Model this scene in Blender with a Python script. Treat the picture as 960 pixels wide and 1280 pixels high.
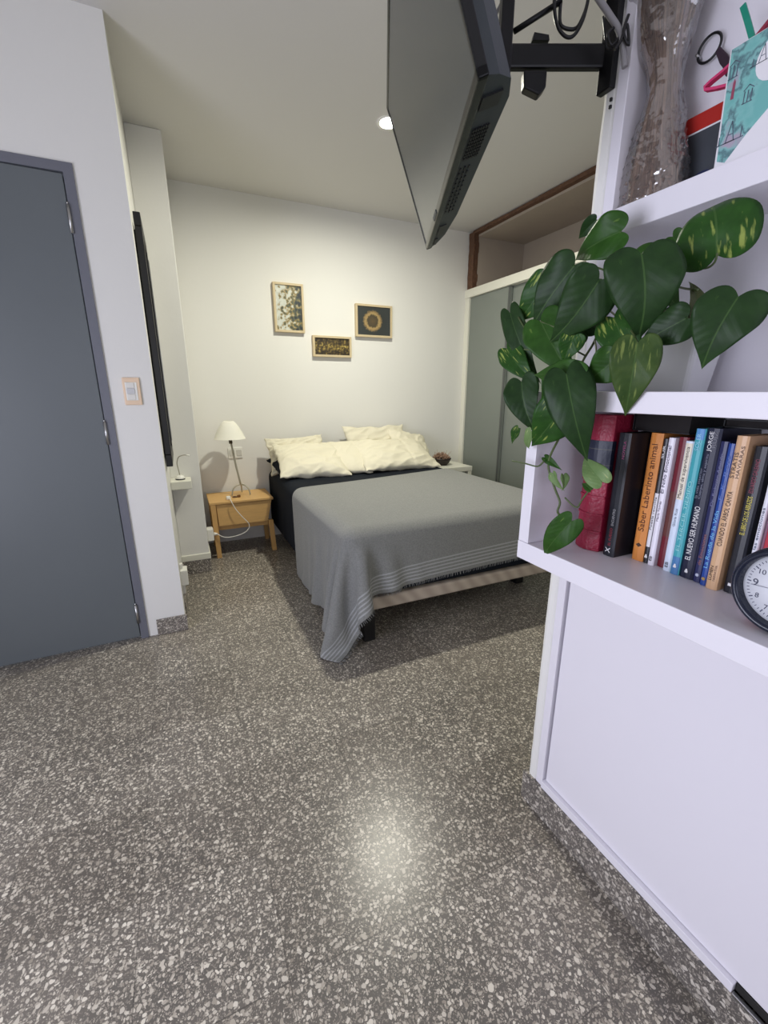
import bpy, bmesh, math, random
import numpy as np
from mathutils import Vector, Matrix, noise
random.seed(7)
for o in list(bpy.data.objects): bpy.data.objects.remove(o)
SC=bpy.context.scene; COL=SC.collection
# ---------------------------------------------------------------- camera, world, lights, exposure
EYE=Vector((0,0,1.21)); PITCH=math.radians(15.55); YAW=math.radians(24.8)
cam=bpy.data.cameras.new('camera'); camo=bpy.data.objects.new('camera',cam); COL.objects.link(camo)
camo.location=EYE; camo.rotation_euler=(math.pi/2-PITCH,0,-YAW)
cam.sensor_fit='VERTICAL'; cam.sensor_height=24; cam.lens=24*543/1280; cam.clip_start=.02
SC.camera=camo
W=bpy.data.worlds.new('world'); SC.world=W; W.use_nodes=True
W.node_tree.nodes['Background'].inputs[0].default_value=(.75,.85,1,1); W.node_tree.nodes['Background'].inputs[1].default_value=.6
def area(name,loc,rot,sx,sy,power,col):
    l=bpy.data.lights.new(name,'AREA'); l.shape='RECTANGLE'; l.size=sx; l.size_y=sy; l.energy=power; l.color=col
    o=bpy.data.objects.new(name,l); COL.objects.link(o); o.location=loc; o.rotation_euler=rot; return o
area('daylight_window',(-1.59,.45,.98),(0,-math.pi/2,0),1.30,1.3,39,(.83,.84,1.0))
area('daylight_balcony',(-.2,-2.72,1.35),(math.pi/2,0,0),1.5,2.0,18,(.85,.84,1.0))
BULB=1800
SC.view_settings.view_transform='Standard'; SC.view_settings.look='None'
SC.view_settings.gamma=1; SC.view_settings.use_curve_mapping=False
SC.view_settings.exposure=0.08
# ---------------------------------------------------------------- helpers
def srgb(r,g,b):
    f=lambda c:(c/255/12.92) if c/255<=.04045 else ((c/255+.055)/1.055)**2.4
    return (f(r),f(g),f(b),1)
def mat(name,col,rough=.5,metal=0,bump=0,bscale=40,var=0,vscale=8,spec=.5,stretch=None):
    m=bpy.data.materials.new(name); m.use_nodes=True; nt=m.node_tree; b=nt.nodes['Principled BSDF']
    b.inputs['Base Color'].default_value=col; b.inputs['Roughness'].default_value=rough; b.inputs['Metallic'].default_value=metal
    b.inputs['Specular IOR Level'].default_value=spec
    if bump or var:
        tc=nt.nodes.new('ShaderNodeTexCoord'); mp=nt.nodes.new('ShaderNodeMapping'); nt.links.new(tc.outputs['Object'],mp.inputs[0])
        if stretch: mp.inputs['Scale'].default_value=stretch
    if var:
        n=nt.nodes.new('ShaderNodeTexNoise'); n.inputs['Scale'].default_value=vscale; n.inputs['Detail'].default_value=4
        nt.links.new(mp.outputs[0],n.inputs['Vector'])
        mx=nt.nodes.new('ShaderNodeMix'); mx.data_type='RGBA'
        mx.inputs[6].default_value=tuple(c*(1-var) for c in col[:3])+(1,); mx.inputs[7].default_value=tuple(min(1,c*(1+var)) for c in col[:3])+(1,)
        nt.links.new(n.outputs[0],mx.inputs[0]); nt.links.new(mx.outputs[2],b.inputs['Base Color'])
    if bump:
        n=nt.nodes.new('ShaderNodeTexNoise'); n.inputs['Scale'].default_value=bscale; n.inputs['Detail'].default_value=4
        nt.links.new(mp.outputs[0],n.inputs['Vector'])
        bp=nt.nodes.new('ShaderNodeBump'); bp.inputs['Strength'].default_value=bump; bp.inputs['Distance'].default_value=.01
        nt.links.new(n.outputs[0],bp.inputs['Height']); nt.links.new(bp.outputs[0],b.inputs['Normal'])
    return m
def ramp(nt,stops,interp='LINEAR'):
    r=nt.nodes.new('ShaderNodeValToRGB'); r.color_ramp.interpolation=interp
    e=r.color_ramp.elements
    while len(e)<len(stops): e.new(.5)
    for i,(p,c) in enumerate(stops): e[i].position=p; e[i].color=c
    return r
def math_node(nt,op,a,b=None):
    n=nt.nodes.new('ShaderNodeMath'); n.operation=op
    for i,v in enumerate((a,b)):
        if v is None: continue
        if isinstance(v,(int,float)): n.inputs[i].default_value=v
        else: nt.links.new(v,n.inputs[i])
    return n.outputs[0]
def terrazzo(name,tiles=True,dark=1.0):
    m=bpy.data.materials.new(name); m.use_nodes=True; nt=m.node_tree; b=nt.nodes['Principled BSDF']
    g=nt.nodes.new('ShaderNodeNewGeometry'); pos=g.outputs['Position']
    nz=nt.nodes.new('ShaderNodeTexNoise'); nz.inputs['Scale'].default_value=55; nt.links.new(pos,nz.inputs['Vector'])
    vm=nt.nodes.new('ShaderNodeVectorMath'); vm.operation='SCALE'; vm.inputs['Scale'].default_value=.016; nt.links.new(nz.outputs['Color'],vm.inputs[0])
    va=nt.nodes.new('ShaderNodeVectorMath'); va.operation='ADD'; nt.links.new(pos,va.inputs[0]); nt.links.new(vm.outputs[0],va.inputs[1])
    cur=None
    basen=nt.nodes.new('ShaderNodeTexNoise'); basen.inputs['Scale'].default_value=3.0; basen.inputs['Detail'].default_value=6; nt.links.new(pos,basen.inputs['Vector'])
    br=ramp(nt,[(.3,srgb(96,92,87)),(.7,srgb(118,112,105))]); nt.links.new(basen.outputs[0],br.inputs[0]); cur=br.outputs[0]
    for sc,thr,lo,hi in ((290,.46,(120,114,105),(165,157,145)),(160,.43,(126,119,109),(200,192,178)),(100,.41,(150,142,130),(222,215,201))):
        v=nt.nodes.new('ShaderNodeTexVoronoi'); v.inputs['Scale'].default_value=sc; nt.links.new(va.outputs[0],v.inputs['Vector'])
        sep=nt.nodes.new('ShaderNodeSeparateColor'); nt.links.new(v.outputs['Color'],sep.inputs[0])
        rad=math_node(nt,'MULTIPLY',sep.outputs[0],thr*1.35)
        msk=math_node(nt,'LESS_THAN',v.outputs['Distance'],rad)
        cr=ramp(nt,[(0,srgb(*lo)),(.25,srgb(*[int((a+c)/2) for a,c in zip(lo,hi)])),(1,srgb(*hi))]); nt.links.new(sep.outputs[1],cr.inputs[0])
        mx=nt.nodes.new('ShaderNodeMix'); mx.data_type='RGBA'; nt.links.new(msk,mx.inputs[0]); nt.links.new(cur,mx.inputs[6]); nt.links.new(cr.outputs[0],mx.inputs[7]); cur=mx.outputs[2]
    if dark!=1:
        mx=nt.nodes.new('ShaderNodeMix'); mx.data_type='RGBA'; mx.blend_type='MULTIPLY'; mx.inputs[0].default_value=1; nt.links.new(cur,mx.inputs[6]); mx.inputs[7].default_value=(dark,dark,dark*1.02,1); cur=mx.outputs[2]
    if tiles:
        sx=nt.nodes.new('ShaderNodeSeparateXYZ'); nt.links.new(pos,sx.inputs[0])
        jit=nt.nodes.new('ShaderNodeTexNoise'); jit.inputs['Scale'].default_value=6; nt.links.new(pos,jit.inputs['Vector'])
        ms=[];cells=[]
        for k,off in (('X',.22+30),('Y',.252+30)):
            u=math_node(nt,'MULTIPLY',math_node(nt,'ADD',sx.outputs[k],off),1/.3)
            fr=math_node(nt,'FRACT',u); cells.append(math_node(nt,'FLOOR',u))
            d=math_node(nt,'ABSOLUTE',math_node(nt,'SUBTRACT',fr,.5))
            ms.append(math_node(nt,'GREATER_THAN',d,.4955))
        seam=math_node(nt,'MAXIMUM',ms[0],ms[1])
        cb=nt.nodes.new('ShaderNodeCombineXYZ'); nt.links.new(cells[0],cb.inputs[0]); nt.links.new(cells[1],cb.inputs[1])
        wn=nt.nodes.new('ShaderNodeTexWhiteNoise'); nt.links.new(cb.outputs[0],wn.inputs['Vector'])
        tone=ramp(nt,[(0,(.80,.79,.78,1)),(1,(1,1,1,1))]); nt.links.new(wn.outputs['Value'],tone.inputs[0])
        mx=nt.nodes.new('ShaderNodeMix'); mx.data_type='RGBA'; mx.blend_type='MULTIPLY'; mx.inputs[0].default_value=1; nt.links.new(cur,mx.inputs[6]); nt.links.new(tone.outputs[0],mx.inputs[7]); cur=mx.outputs[2]
        mx=nt.nodes.new('ShaderNodeMix'); mx.data_type='RGBA'; nt.links.new(math_node(nt,'MULTIPLY',seam,.55),mx.inputs[0]); nt.links.new(cur,mx.inputs[6]); mx.inputs[7].default_value=srgb(70,66,62); cur=mx.outputs[2]
    nt.links.new(cur,b.inputs['Base Color'])
    b.inputs['Roughness'].default_value=.29; b.inputs['Specular IOR Level'].default_value=.35
    return m
class MB:
    def __init__(s): s.bm=bmesh.new()
    def box(s,a,b,bev=0,seg=2,M=None):
        x0,y0,z0=[min(p,q) for p,q in zip(a,b)]; x1,y1,z1=[max(p,q) for p,q in zip(a,b)]
        t=bmesh.new(); bmesh.ops.create_cube(t,size=1)
        for v in t.verts: v.co=Vector(((x0+x1)/2+v.co.x*(x1-x0),(y0+y1)/2+v.co.y*(y1-y0),(z0+z1)/2+v.co.z*(z1-z0)))
        if bev: bmesh.ops.bevel(t,geom=t.edges[:],offset=bev,segments=seg,affect='EDGES',profile=.5)
        return s._merge(t,M)
    def _merge(s,t,M=None):
        if M is not None: bmesh.ops.transform(t,matrix=M,verts=t.verts[:])
        me=bpy.data.meshes.new('t'); t.to_mesh(me); t.free(); s.bm.from_mesh(me); bpy.data.meshes.remove(me); return s
    def prism(s,pts,z0,z1,axis='z',bev=0,M=None):
        t=bmesh.new()
        def P(p,h): return {'z':(p[0],p[1],h),'y':(p[0],h,p[1]),'x':(h,p[0],p[1])}[axis]
        lo=[t.verts.new(P(p,z0)) for p in pts]; hi=[t.verts.new(P(p,z1)) for p in pts]; n=len(pts)
        t.faces.new(lo); t.faces.new(hi)
        for i in range(n): t.faces.new((lo[i],lo[(i+1)%n],hi[(i+1)%n],hi[i]))
        bmesh.ops.recalc_face_normals(t,faces=t.faces[:])
        if bev: bmesh.ops.bevel(t,geom=t.edges[:],offset=bev,segments=2,affect='EDGES',profile=.5)
        return s._merge(t,M)
    def tube(s,pts,r,n=8,smooth=4,caps=True,M=None):
        P=[Vector(p) for p in pts]; rs=list(r) if hasattr(r,'__len__') else [r]*len(P)
        if smooth and len(P)>2:
            Q=[];R=[]
            for i in range(len(P)-1):
                p0=P[max(i-1,0)];p1=P[i];p2=P[i+1];p3=P[min(i+2,len(P)-1)]
                for k in range(smooth):
                    t=k/smooth
                    Q.append(.5*((2*p1)+(p2-p0)*t+(2*p0-5*p1+4*p2-p3)*t*t+(3*p1-p0-3*p2+p3)*t**3)); R.append(rs[i]*(1-t)+rs[i+1]*t)
            Q.append(P[-1]);R.append(rs[-1]); P,rs=Q,R
        t=bmesh.new(); rings=[]; up=None
        for i,p in enumerate(P):
            d=(P[min(i+1,len(P)-1)]-P[max(i-1,0)]).normalized()
            if up is None: up=d.orthogonal().normalized()
            up=(up-d*up.dot(d)); up=up.normalized() if up.length>1e-6 else d.orthogonal().normalized()
            w=d.cross(up)
            rings.append([t.verts.new(p+(up*math.cos(2*math.pi*k/n)+w*math.sin(2*math.pi*k/n))*rs[i]) for k in range(n)])
        for a,b in zip(rings,rings[1:]):
            for k in range(n): t.faces.new((a[k],a[(k+1)%n],b[(k+1)%n],b[k]))
        if caps: t.faces.new(rings[0][::-1]); t.faces.new(rings[-1])
        for f in t.faces: f.smooth=len(f.verts)==4
        bmesh.ops.recalc_face_normals(t,faces=t.faces[:])
        return s._merge(t,M)
    def cyl(s,a,b,r,r2=None,n=24): return s.tube([a,b],[r,r if r2 is None else r2],n=n,smooth=0)
    def lathe(s,prof,c,n=32,M=None,close=False):
        t=bmesh.new(); rings=[]
        for (r,z) in prof: rings.append([t.verts.new((c[0]+r*math.cos(2*math.pi*k/n),c[1]+r*math.sin(2*math.pi*k/n),c[2]+z)) for k in range(n)])
        for a,b in zip(rings,rings[1:]):
            for k in range(n):
                f=t.faces.new((a[k],a[(k+1)%n],b[(k+1)%n],b[k])); f.smooth=True
        if close:
            t.faces.new(rings[0][::-1]); t.faces.new(rings[-1])
        bmesh.ops.recalc_face_normals(t,faces=t.faces[:])
        return s._merge(t,M)
WM={}
def obj(name,mb,m,parent=None,auto=True):
    bm=mb.bm if isinstance(mb,MB) else mb
    me=bpy.data.meshes.new(name); 
    co=[v.co for v in bm.verts]
    lo=Vector([min(c[i] for c in co) for i in range(3)]); hi=Vector([max(c[i] for c in co) for i in range(3)])
    c=Vector(((lo.x+hi.x)/2,(lo.y+hi.y)/2,lo.z))
    bmesh.ops.translate(bm,vec=-c,verts=bm.verts[:]); bm.to_mesh(me); bm.free()
    for mm in (m if isinstance(m,(list,tuple)) else [m]): me.materials.append(mm)
    o=bpy.data.objects.new(name,me); COL.objects.link(o)
    Mw=Matrix.Translation(c); WM[o.name]=Mw
    if parent is not None:
        o.parent=parent; o.matrix_basis=WM[parent.name].inverted()@Mw
    else: o.location=c
    return o
def thing(name,label,cat,loc,group=None):
    o=bpy.data.objects.new(name,None); COL.objects.link(o); o.location=loc; o.empty_display_size=.05
    WM[o.name]=Matrix.Translation(Vector(loc)); o['label']=label; o['category']=cat
    if group: o['group']=group
    return o
def tag(o,label,cat,group=None):
    o['label']=label; o['category']=cat
    if group: o['group']=group
    return o
def struct(name,mb,m):
    o=obj(name,mb,m); o['kind']='structure'; return o
def box(a,b,bev=0): return MB().box(a,b,bev)
def lettering(txt,size,M,m,parent,name='lettering',width=None,bold=.0):
    cu=bpy.data.curves.new('txt','FONT'); cu.body=txt; cu.size=size; cu.align_x='LEFT'; cu.align_y='CENTER'; cu.extrude=.00015; cu.offset=bold; cu.resolution_u=3
    to=bpy.data.objects.new('txt',cu); COL.objects.link(to)
    bpy.context.view_layer.update()
    me=bpy.data.meshes.new_from_object(to.evaluated_get(bpy.context.evaluated_depsgraph_get()))
    bpy.data.objects.remove(to); bpy.data.curves.remove(cu)
    xs=[v.co.x for v in me.vertices]
    if width and max(xs)>1e-6:
        k=width/max(xs)
        for v in me.vertices: v.co.x*=k
    bm=bmesh.new(); bm.from_mesh(me); bpy.data.meshes.remove(me); bm.transform(M)
    return obj(name,bm,m,parent)
def smoothall(bm):
    for f in bm.faces: f.smooth=True
# ---------------------------------------------------------------- materials
M_wall=mat('wall_paint',srgb(232,231,226),.75,bump=.04,bscale=60)
M_ceil=mat('ceiling_paint',srgb(214,212,208),.8,bump=.03,bscale=40)
M_ter=terrazzo('terrazzo_floor'); M_terb=terrazzo('terrazzo_skirting',False,.92)
M_door=mat('door_grey_paint',srgb(100,106,109),.42,bump=.02,bscale=30,var=.05,vscale=3)
M_frame=mat('door_frame_paint',srgb(108,110,120),.4)
M_white=mat('white_melamine',srgb(232,229,236),.35,bump=.01,bscale=80)
M_whitewarm=mat('white_painted_wood',srgb(228,227,214),.45,bump=.03,bscale=60)
M_steel=mat('brushed_steel',srgb(190,190,190),.3,metal=1)
M_black=mat('black_plastic',srgb(18,18,20),.4)
M_blackmetal=mat('black_metal',srgb(12,12,15),.35,metal=.3)
M_wardgrey=mat('wardrobe_grey_panel',srgb(124,130,124),.45,bump=.02,bscale=20,var=.04,vscale=4)
M_brick=mat('rough_brown_edge',srgb(98,70,52),.9,bump=.8,bscale=60,var=.5,vscale=30)
M_dark=mat('dark_gap',srgb(30,28,27),.7)
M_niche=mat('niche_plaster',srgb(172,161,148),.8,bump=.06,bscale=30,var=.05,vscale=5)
M_wood=mat('light_oak',srgb(214,172,110),.45,bump=.06,bscale=30,var=.16,vscale=14,stretch=(1,12,12))
M_woodleg=mat('light_oak_upright',srgb(208,164,102),.45,var=.12,vscale=14,stretch=(12,12,1))
M_shade=mat('lamp_shade_fabric',srgb(238,236,224),.8,bump=.05,bscale=200)
M_chrome=mat('satin_nickel',srgb(176,170,156),.28,metal=1)
M_plastic=mat('white_plastic',srgb(238,237,230),.35)
# ---------------------------------------------------------------- structure
Hc=2.57; YB=3.672
struct('floor',box((-1.75,-2.85,-.06),(3.25,3.9,0)),M_ter)
struct('ceiling',box((-1.75,-2.85,Hc),(3.25,3.9,Hc+.12)),M_ceil)
struct('wall_back',box((-.30,YB,0),(3.25,YB+.15,Hc)),M_wall)
struct('wall_left',box((-.30,2.30+.12,0),(-.092,YB,Hc)),M_wall)
DX0,DX1,DZ=-1.10,-.264,2.054
b=MB().prism([(-1.6,0),(DX0,0),(DX0,DZ),(DX1,DZ),(DX1,0),(-.088,0),(-.088,Hc),(-1.6,Hc)],2.296,2.42,'y')
struct('wall_door_side',b,M_wall)
b=MB(); b.box((-1.75,-2.85,0),(-1.6,-.22,Hc)); b.box((-1.75,1.12,0),(-1.6,2.42,Hc)); b.box((-1.75,-.22,0),(-1.6,1.12,.30)); b.box((-1.75,-.22,1.66),(-1.6,1.12,Hc))
struct('wall_living_left',b,M_wall)
b=MB(); b.box((-1.75,-2.85,0),(-1.2,-2.7,Hc)); b.box((.8,-2.85,0),(1.4,-2.7,Hc)); b.box((-1.2,-2.85,2.1),(.8,-2.7,Hc)); b.box((-1.2,-2.85,0),(.8,-2.7,.6))
struct('wall_rear',b,M_wall)
struct('wall_pillar',box((-.092,3.06,.125),(.086,YB,Hc),.004),M_wall)
b=MB(); b.box((-.092,3.05,.095),(.094,YB,.138),.004); struct('trim_1',b,M_whitewarm)
struct('baseboard_pillar',box((-.092,3.053,0),(.09,YB,.095),.004),M_terb)
struct('baseboard_door_side',box((-.222,2.284,0),(-.079,2.296,.086),.003),M_terb)
struct('baseboard_left',box((-.092,2.43,0),(-.080,3.05,.086),.003),M_terb)
# right partition: plaster wall end with a worn rounded corner, shelf wall running towards the viewer
prof=[(.846,.746),(.8405,.752),(.8405,.768),(.846,.779),(.858,.786),(1.30,.786),(1.30,.746)]
t=bmesh.new(); rings=[]
NZ=60
for i in range(NZ+1):
    z=.0+Hc*i/NZ; r=[]
    for j,(x,y) in enumerate(prof):
        w=noise.noise(Vector((j*3.1,z*5,0)))*.003+noise.noise(Vector((j*1.7,z*22,3)))*.0015 if 1<=j<=4 else 0
        r.append(t.verts.new((x+abs(w)*.6,y+w,z)))
    rings.append(r)
for a,c in zip(rings,rings[1:]):
    for k in range(len(prof)): t.faces.new((a[k],a[(k+1)%len(prof)],c[(k+1)%len(prof)],c[k]))
t.faces.new(rings[0]); t.faces.new(rings[-1]); bmesh.ops.recalc_face_normals(t,faces=t.faces[:])
struct('wall_right_end',t,M_wall)
struct('wall_right',box((.966,-2.7,0),(1.30,.746,Hc)),M_wall)
struct('wall_bedroom_near',box((1.30,.60,0),(3.25,.786,Hc)),M_wall)
b=MB(); b.box((.832,.742,0),(.845,.79,.098),.003); b.box((.832,-2.4,0),(.845,.742,.098),.002)
struct('baseboard_right',b,M_terb)
# wardrobe wall: wall with the open niche above the wardrobe
XW=2.53
b=MB(); b.box((3.14,.786,0),(3.25,YB,Hc)); struct('wall_right_bedroom',b,M_niche)
# ---------------------------------------------------------------- door
fr=MB(); fr.prism([(DX0,0),(DX0+.034,0),(DX0+.034,DZ-.034),(DX1-.034,DZ-.034),(DX1-.034,0),(DX1,0),(DX1,DZ),(DX0,DZ)],2.288,2.40,'y')
struct('door_1',fr,M_frame)
hx=DX1-.036
dr=thing('door','grey painted flush door at the left, standing a hair ajar','door',(hx,2.296,.004))
R=Matrix.Translation((hx,2.291,0))@Matrix.Rotation(math.radians(2.0),4,'Z')@Matrix.Translation((-hx,-2.291,0))
obj('door_leaf',MB().box((DX0+.04,2.291,.012),(hx-.002,2.331,DZ-.040),.002,M=R),M_door,dr)
for z in (1.86,1.03,.14):
    h=MB(); h.tube([(hx,2.284,z-.05),(hx,2.284,z+.05)],.0065,n=10,smooth=0); h.box((hx-.004,2.286,z-.048),(hx+.003,2.289,z+.048)); h.cyl((hx,2.284,z+.05),(hx,2.284,z+.058),.004,n=8)
    obj('hinge',h,M_steel,dr)
hd=MB(); hd.cyl((DX0+.11,2.222,1.02),(DX0+.11,2.27,1.02),.022); hd.tube([(DX0+.11,2.225,1.02),(DX0+.16,2.22,1.02),(DX0+.23,2.22,1.02)],.009)
obj('door_handle',hd,M_steel,dr)
# light switch
M_cream=mat('cream_switch_plastic',srgb(236,208,178),.4)
sw=thing('light_switch','cream framed light switch on the white wall beside the grey door','light switch',(-.176,2.296,1.15))
p=MB(); p.box((-.210,2.286,1.15),(-.142,2.2955,1.268),.004); obj('face_plate',p,M_cream,sw)
obj('insert',box((-.200,2.283,1.170),(-.154,2.2865,1.248),.002),M_plastic,sw)
for i,(z0,z1) in enumerate(((1.172,1.196),(1.198,1.222),(1.224,1.247))):
    obj('rocker',box((-.196,2.2805,z0),(-.164,2.2835,z1),.002),mat('switch_grey' if i==1 else 'switch_white',srgb(205,205,205) if i==1 else srgb(228,226,218),.4),sw)
# wall-mounted screen in the recess
lt=thing('wall_mirror','tall thin black framed panel hung on the recess wall past the door','wall panel',(-.07,2.62,.84))
a=MB(); a.box((-.083,2.41,.905),(-.054,2.465,1.905),.003); a.box((-.083,2.825,.905),(-.054,2.88,1.905),.003); a.box((-.083,2.41,.845),(-.054,2.88,.904),.003); a.box((-.083,2.41,1.906),(-.054,2.88,1.96),.003)
obj('frame',a,M_black,lt)
obj('glass',box((-.08,2.466,.906),(-.062,2.824,1.904)),mat('dark_glass',srgb(120,122,120),.12,metal=.6),lt)
obj('edge_trim',box((-.0538,2.868,.93),(-.0505,2.876,1.88),.001),M_steel,lt)
obj('back_board',box((-.0915,2.45,.9),(-.083,2.84,1.9)),M_dark,lt)
# small floating shelf with gooseneck lamp
tag(obj('wall_shelf',box((-.0915,2.90,.625),(.026,3.055,.675),.003),M_whitewarm),'small white floating shelf against the pillar, below the black panel','shelf')
gl=thing('desk_lamp','little gooseneck lamp with a white dome foot on the floating shelf','lamp',(-.035,2.975,.675))
obj('base',MB().lathe([(.026,.006),(.026,.012),(.02,.022),(.008,.028),(.0001,.029)],(-.035,2.975,.675)),M_plastic,gl)
obj('rubber_ring',MB().lathe([(.0001,.0005),(.028,.0005),(.028,.007),(.0001,.007)],(-.035,2.975,.675)),M_black,gl)
obj('neck',MB().tube([(-.035,2.975,.70),(-.04,2.975,.74),(-.043,2.975,.78),(-.03,2.975,.815),(.0,2.975,.826),(.022,2.975,.824)],.0028,n=8),M_chrome,gl)
obj('lamp_head',MB().tube([(.012,2.975,.826),(.034,2.975,.822)],.005,n=10,smooth=0),M_plastic,gl)
# trunking and adapter low on the wall
wb=thing('cable_trunking','white cable trunking with a junction box low on the recess wall','cable trunking',(-.08,2.56,.086))
obj('junction_box',box((-.0915,2.52,.15),(-.055,2.60,.24),.004),M_plastic,wb); obj('channel',box((-.0915,2.55,.087),(-.075,2.575,.15),.002),M_plastic,wb); obj('channel',box((-.0915,2.55,.24),(-.075,2.575,.27),.002),M_plastic,wb)
ad=thing('plug_adapter','white plug adapter standing out of the pillar side near the floor','plug adapter',(.1,3.28,.15))
obj('adapter_body',box((.0875,3.24,.155),(.135,3.31,.25),.008),M_plastic,ad)
obj('plug',MB().cyl((.135,3.275,.20),(.162,3.275,.195),.013,.008,n=14),M_plastic,ad)
# outlet behind the lamp
ot=thing('wall_outlet','white double socket plate on the wall behind the bedside lamp','outlet',(.38,YB,.69))
obj('face_plate',box((.325,YB-.009,.69),(.435,YB-.0005,.775),.003),M_plastic,ot)
for x in (.353,.407):
    obj('socket',MB().box((x-.02,YB-.0115,.708),(x+.02,YB-.0085,.757),.003),mat('socket_white',srgb(212,210,202),.45),ot)
# ceiling downlight
dl=thing('downlight','bright round recessed spotlight in the bedroom ceiling','ceiling light',(1.175,2.483,Hc-.012))
obj('trim_ring',MB().lathe([(.046,-.004),(.062,-.008),(.066,-.0005),(.046,-.0005),(.046,-.004)],(1.175,2.483,Hc)),M_plastic,dl)
em=bpy.data.materials.new('lamp_emitter'); em.use_nodes=True; nt=em.node_tree; nt.nodes.clear()
e=nt.nodes.new('ShaderNodeEmission'); e.inputs[0].default_value=(1,.975,.83,1); e.inputs[1].default_value=BULB; oo=nt.nodes.new('ShaderNodeOutputMaterial'); nt.links.new(e.outputs[0],oo.inputs[0])
obj('bulb',MB().lathe([(.0001,-.006),(.025,-.005),(.044,-.0015)],(1.175,2.483,Hc)),em,dl)
# ---------------------------------------------------------------- wardrobe with open niche above
wd=thing('wardrobe','built-in grey sliding wardrobe with an open white niche above it','wardrobe',(2.83,2.24,0))
obj('side_panel',box((XW-.005,3.612,0),(XW+.02,YB-.001,2.035),.002),M_whitewarm,wd)
obj('top_rail',box((XW-.012,.80,2.03),(XW+.05,YB-.001,2.10),.003),M_whitewarm,wd)
obj('niche_floor',box((XW+.03,.80,2.06),(3.139,YB-.001,2.085)),M_niche,wd)
obj('niche_lining',MB().box((XW+.05,3.585,2.086),(3.139,YB-.002,Hc-.02)).box((3.09,.80,2.086),(3.138,3.584,Hc-.02)).box((XW+.045,.80,Hc-.05),(3.089,3.584,Hc-.02)),M_niche,wd)
def rough(a,c,seed,amp=.006):
    t=bmesh.new(); bmesh.ops.create_cube(t,size=1)
    for v in t.verts: v.co=Vector([(p+q)/2+v.co[i]*(q-p) for i,(p,q) in enumerate(zip(a,c))])
    bmesh.ops.subdivide_edges(t,edges=t.edges[:],cuts=12,use_grid_fill=True)
    for v in t.verts:
        d=noise.noise_vector(v.co*38+Vector((seed,0,0)))*amp; v.co+=Vector((d.x*.6,d.y,d.z))
    return t
obj('raw_edge',rough((XW,3.585,2.10),(XW+.055,YB-.012,Hc-.012),1),M_brick,wd)
obj('raw_edge',rough((XW,.81,Hc-.032),(XW+.05,3.60,Hc-.008),5,.005),M_brick,wd)
obj('raw_edge',rough((XW+.03,.81,2.098),(XW+.075,3.59,2.106),9,.004),mat('raw_wood_edge',srgb(170,120,80),.8,bump=.3,var=.3,vscale=30),wd)
ys=[3.612,3.068,2.30,1.55,.81]
for i in range(4):
    x=XW+.012+(.028 if i%2 else 0); dd=box((x,ys[i+1]+(.0 if i%2==0 else 0),.03),(x+.022,ys[i]+(.03 if i%2 else 0) if i else ys[i]-.002,2.028),.001)
    d=obj('sliding_door',dd,M_wardgrey,wd)
    if i<3: obj('edge_profile',box((x-.004,ys[i+1]-.0,.03),(x+.0,ys[i+1]+.022,2.028),.001),mat('profile_dark_grey',srgb(82,86,84),.4),d)
obj('plinth',box((XW+.004,.81,0),(XW+.06,3.612,.03)),M_dark,wd)
obj('carcass_back',box((3.10,.81,.0),(3.138,3.66,2.058)),M_dark,wd)
# ---------------------------------------------------------------- bed
BX0,BX1,BY0,BY1,BT=.63,2.0,1.76,3.63,.585
M_navy=mat('navy_sheet',srgb(22,27,36),.9,bump=.1,bscale=120,spec=.15)
M_base=bpy.data.materials.new('quilted_beige_ticking'); M_base.use_nodes=True
nt=M_base.node_tree; pb=nt.nodes['Principled BSDF']; pb.inputs['Roughness'].default_value=.8
tc=nt.nodes.new('ShaderNodeTexCoord'); mp=nt.nodes.new('ShaderNodeMapping'); mp.inputs['Rotation'].default_value=(0,.7,.3); nt.links.new(tc.outputs['Object'],mp.inputs[0])
wv=nt.nodes.new('ShaderNodeTexWave'); wv.inputs['Scale'].default_value=5; wv.inputs['Distortion'].default_value=3; nt.links.new(mp.outputs[0],wv.inputs['Vector'])
r=ramp(nt,[(0,srgb(166,152,138)),(1,srgb(186,173,158))]); nt.links.new(wv.outputs['Color'],r.inputs[0]); nt.links.new(r.outputs[0],pb.inputs['Base Color'])
bd=thing('bed_base','low beige ticking box spring on dark legs under the grey-covered mattress','bed base',((BX0+BX1)/2,(BY0+BY1)/2,0))
obj('box_spring',MB().box((BX0,BY0,.175),(BX1,BY1,.243),.012,3),M_base,bd)
for x in (BX0+.085,BX1-.13):
    for y in (BY0+.02 if x<1 else BY0+.24,BY1-.22):
        obj('leg',MB().prism([(x,y),(x+.06,y),(x+.06,y+.06),(x,y+.06)],0,.176,bev=.004),M_black,bd)
mt=MB().box((BX0,BY0,.244),(BX1,BY1,BT-.012),.045,4); smoothall(mt.bm)
mt=obj('mattress',mt,M_navy); tag(mt,'thick double mattress in a navy fitted sheet on the box spring','mattress')
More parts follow.
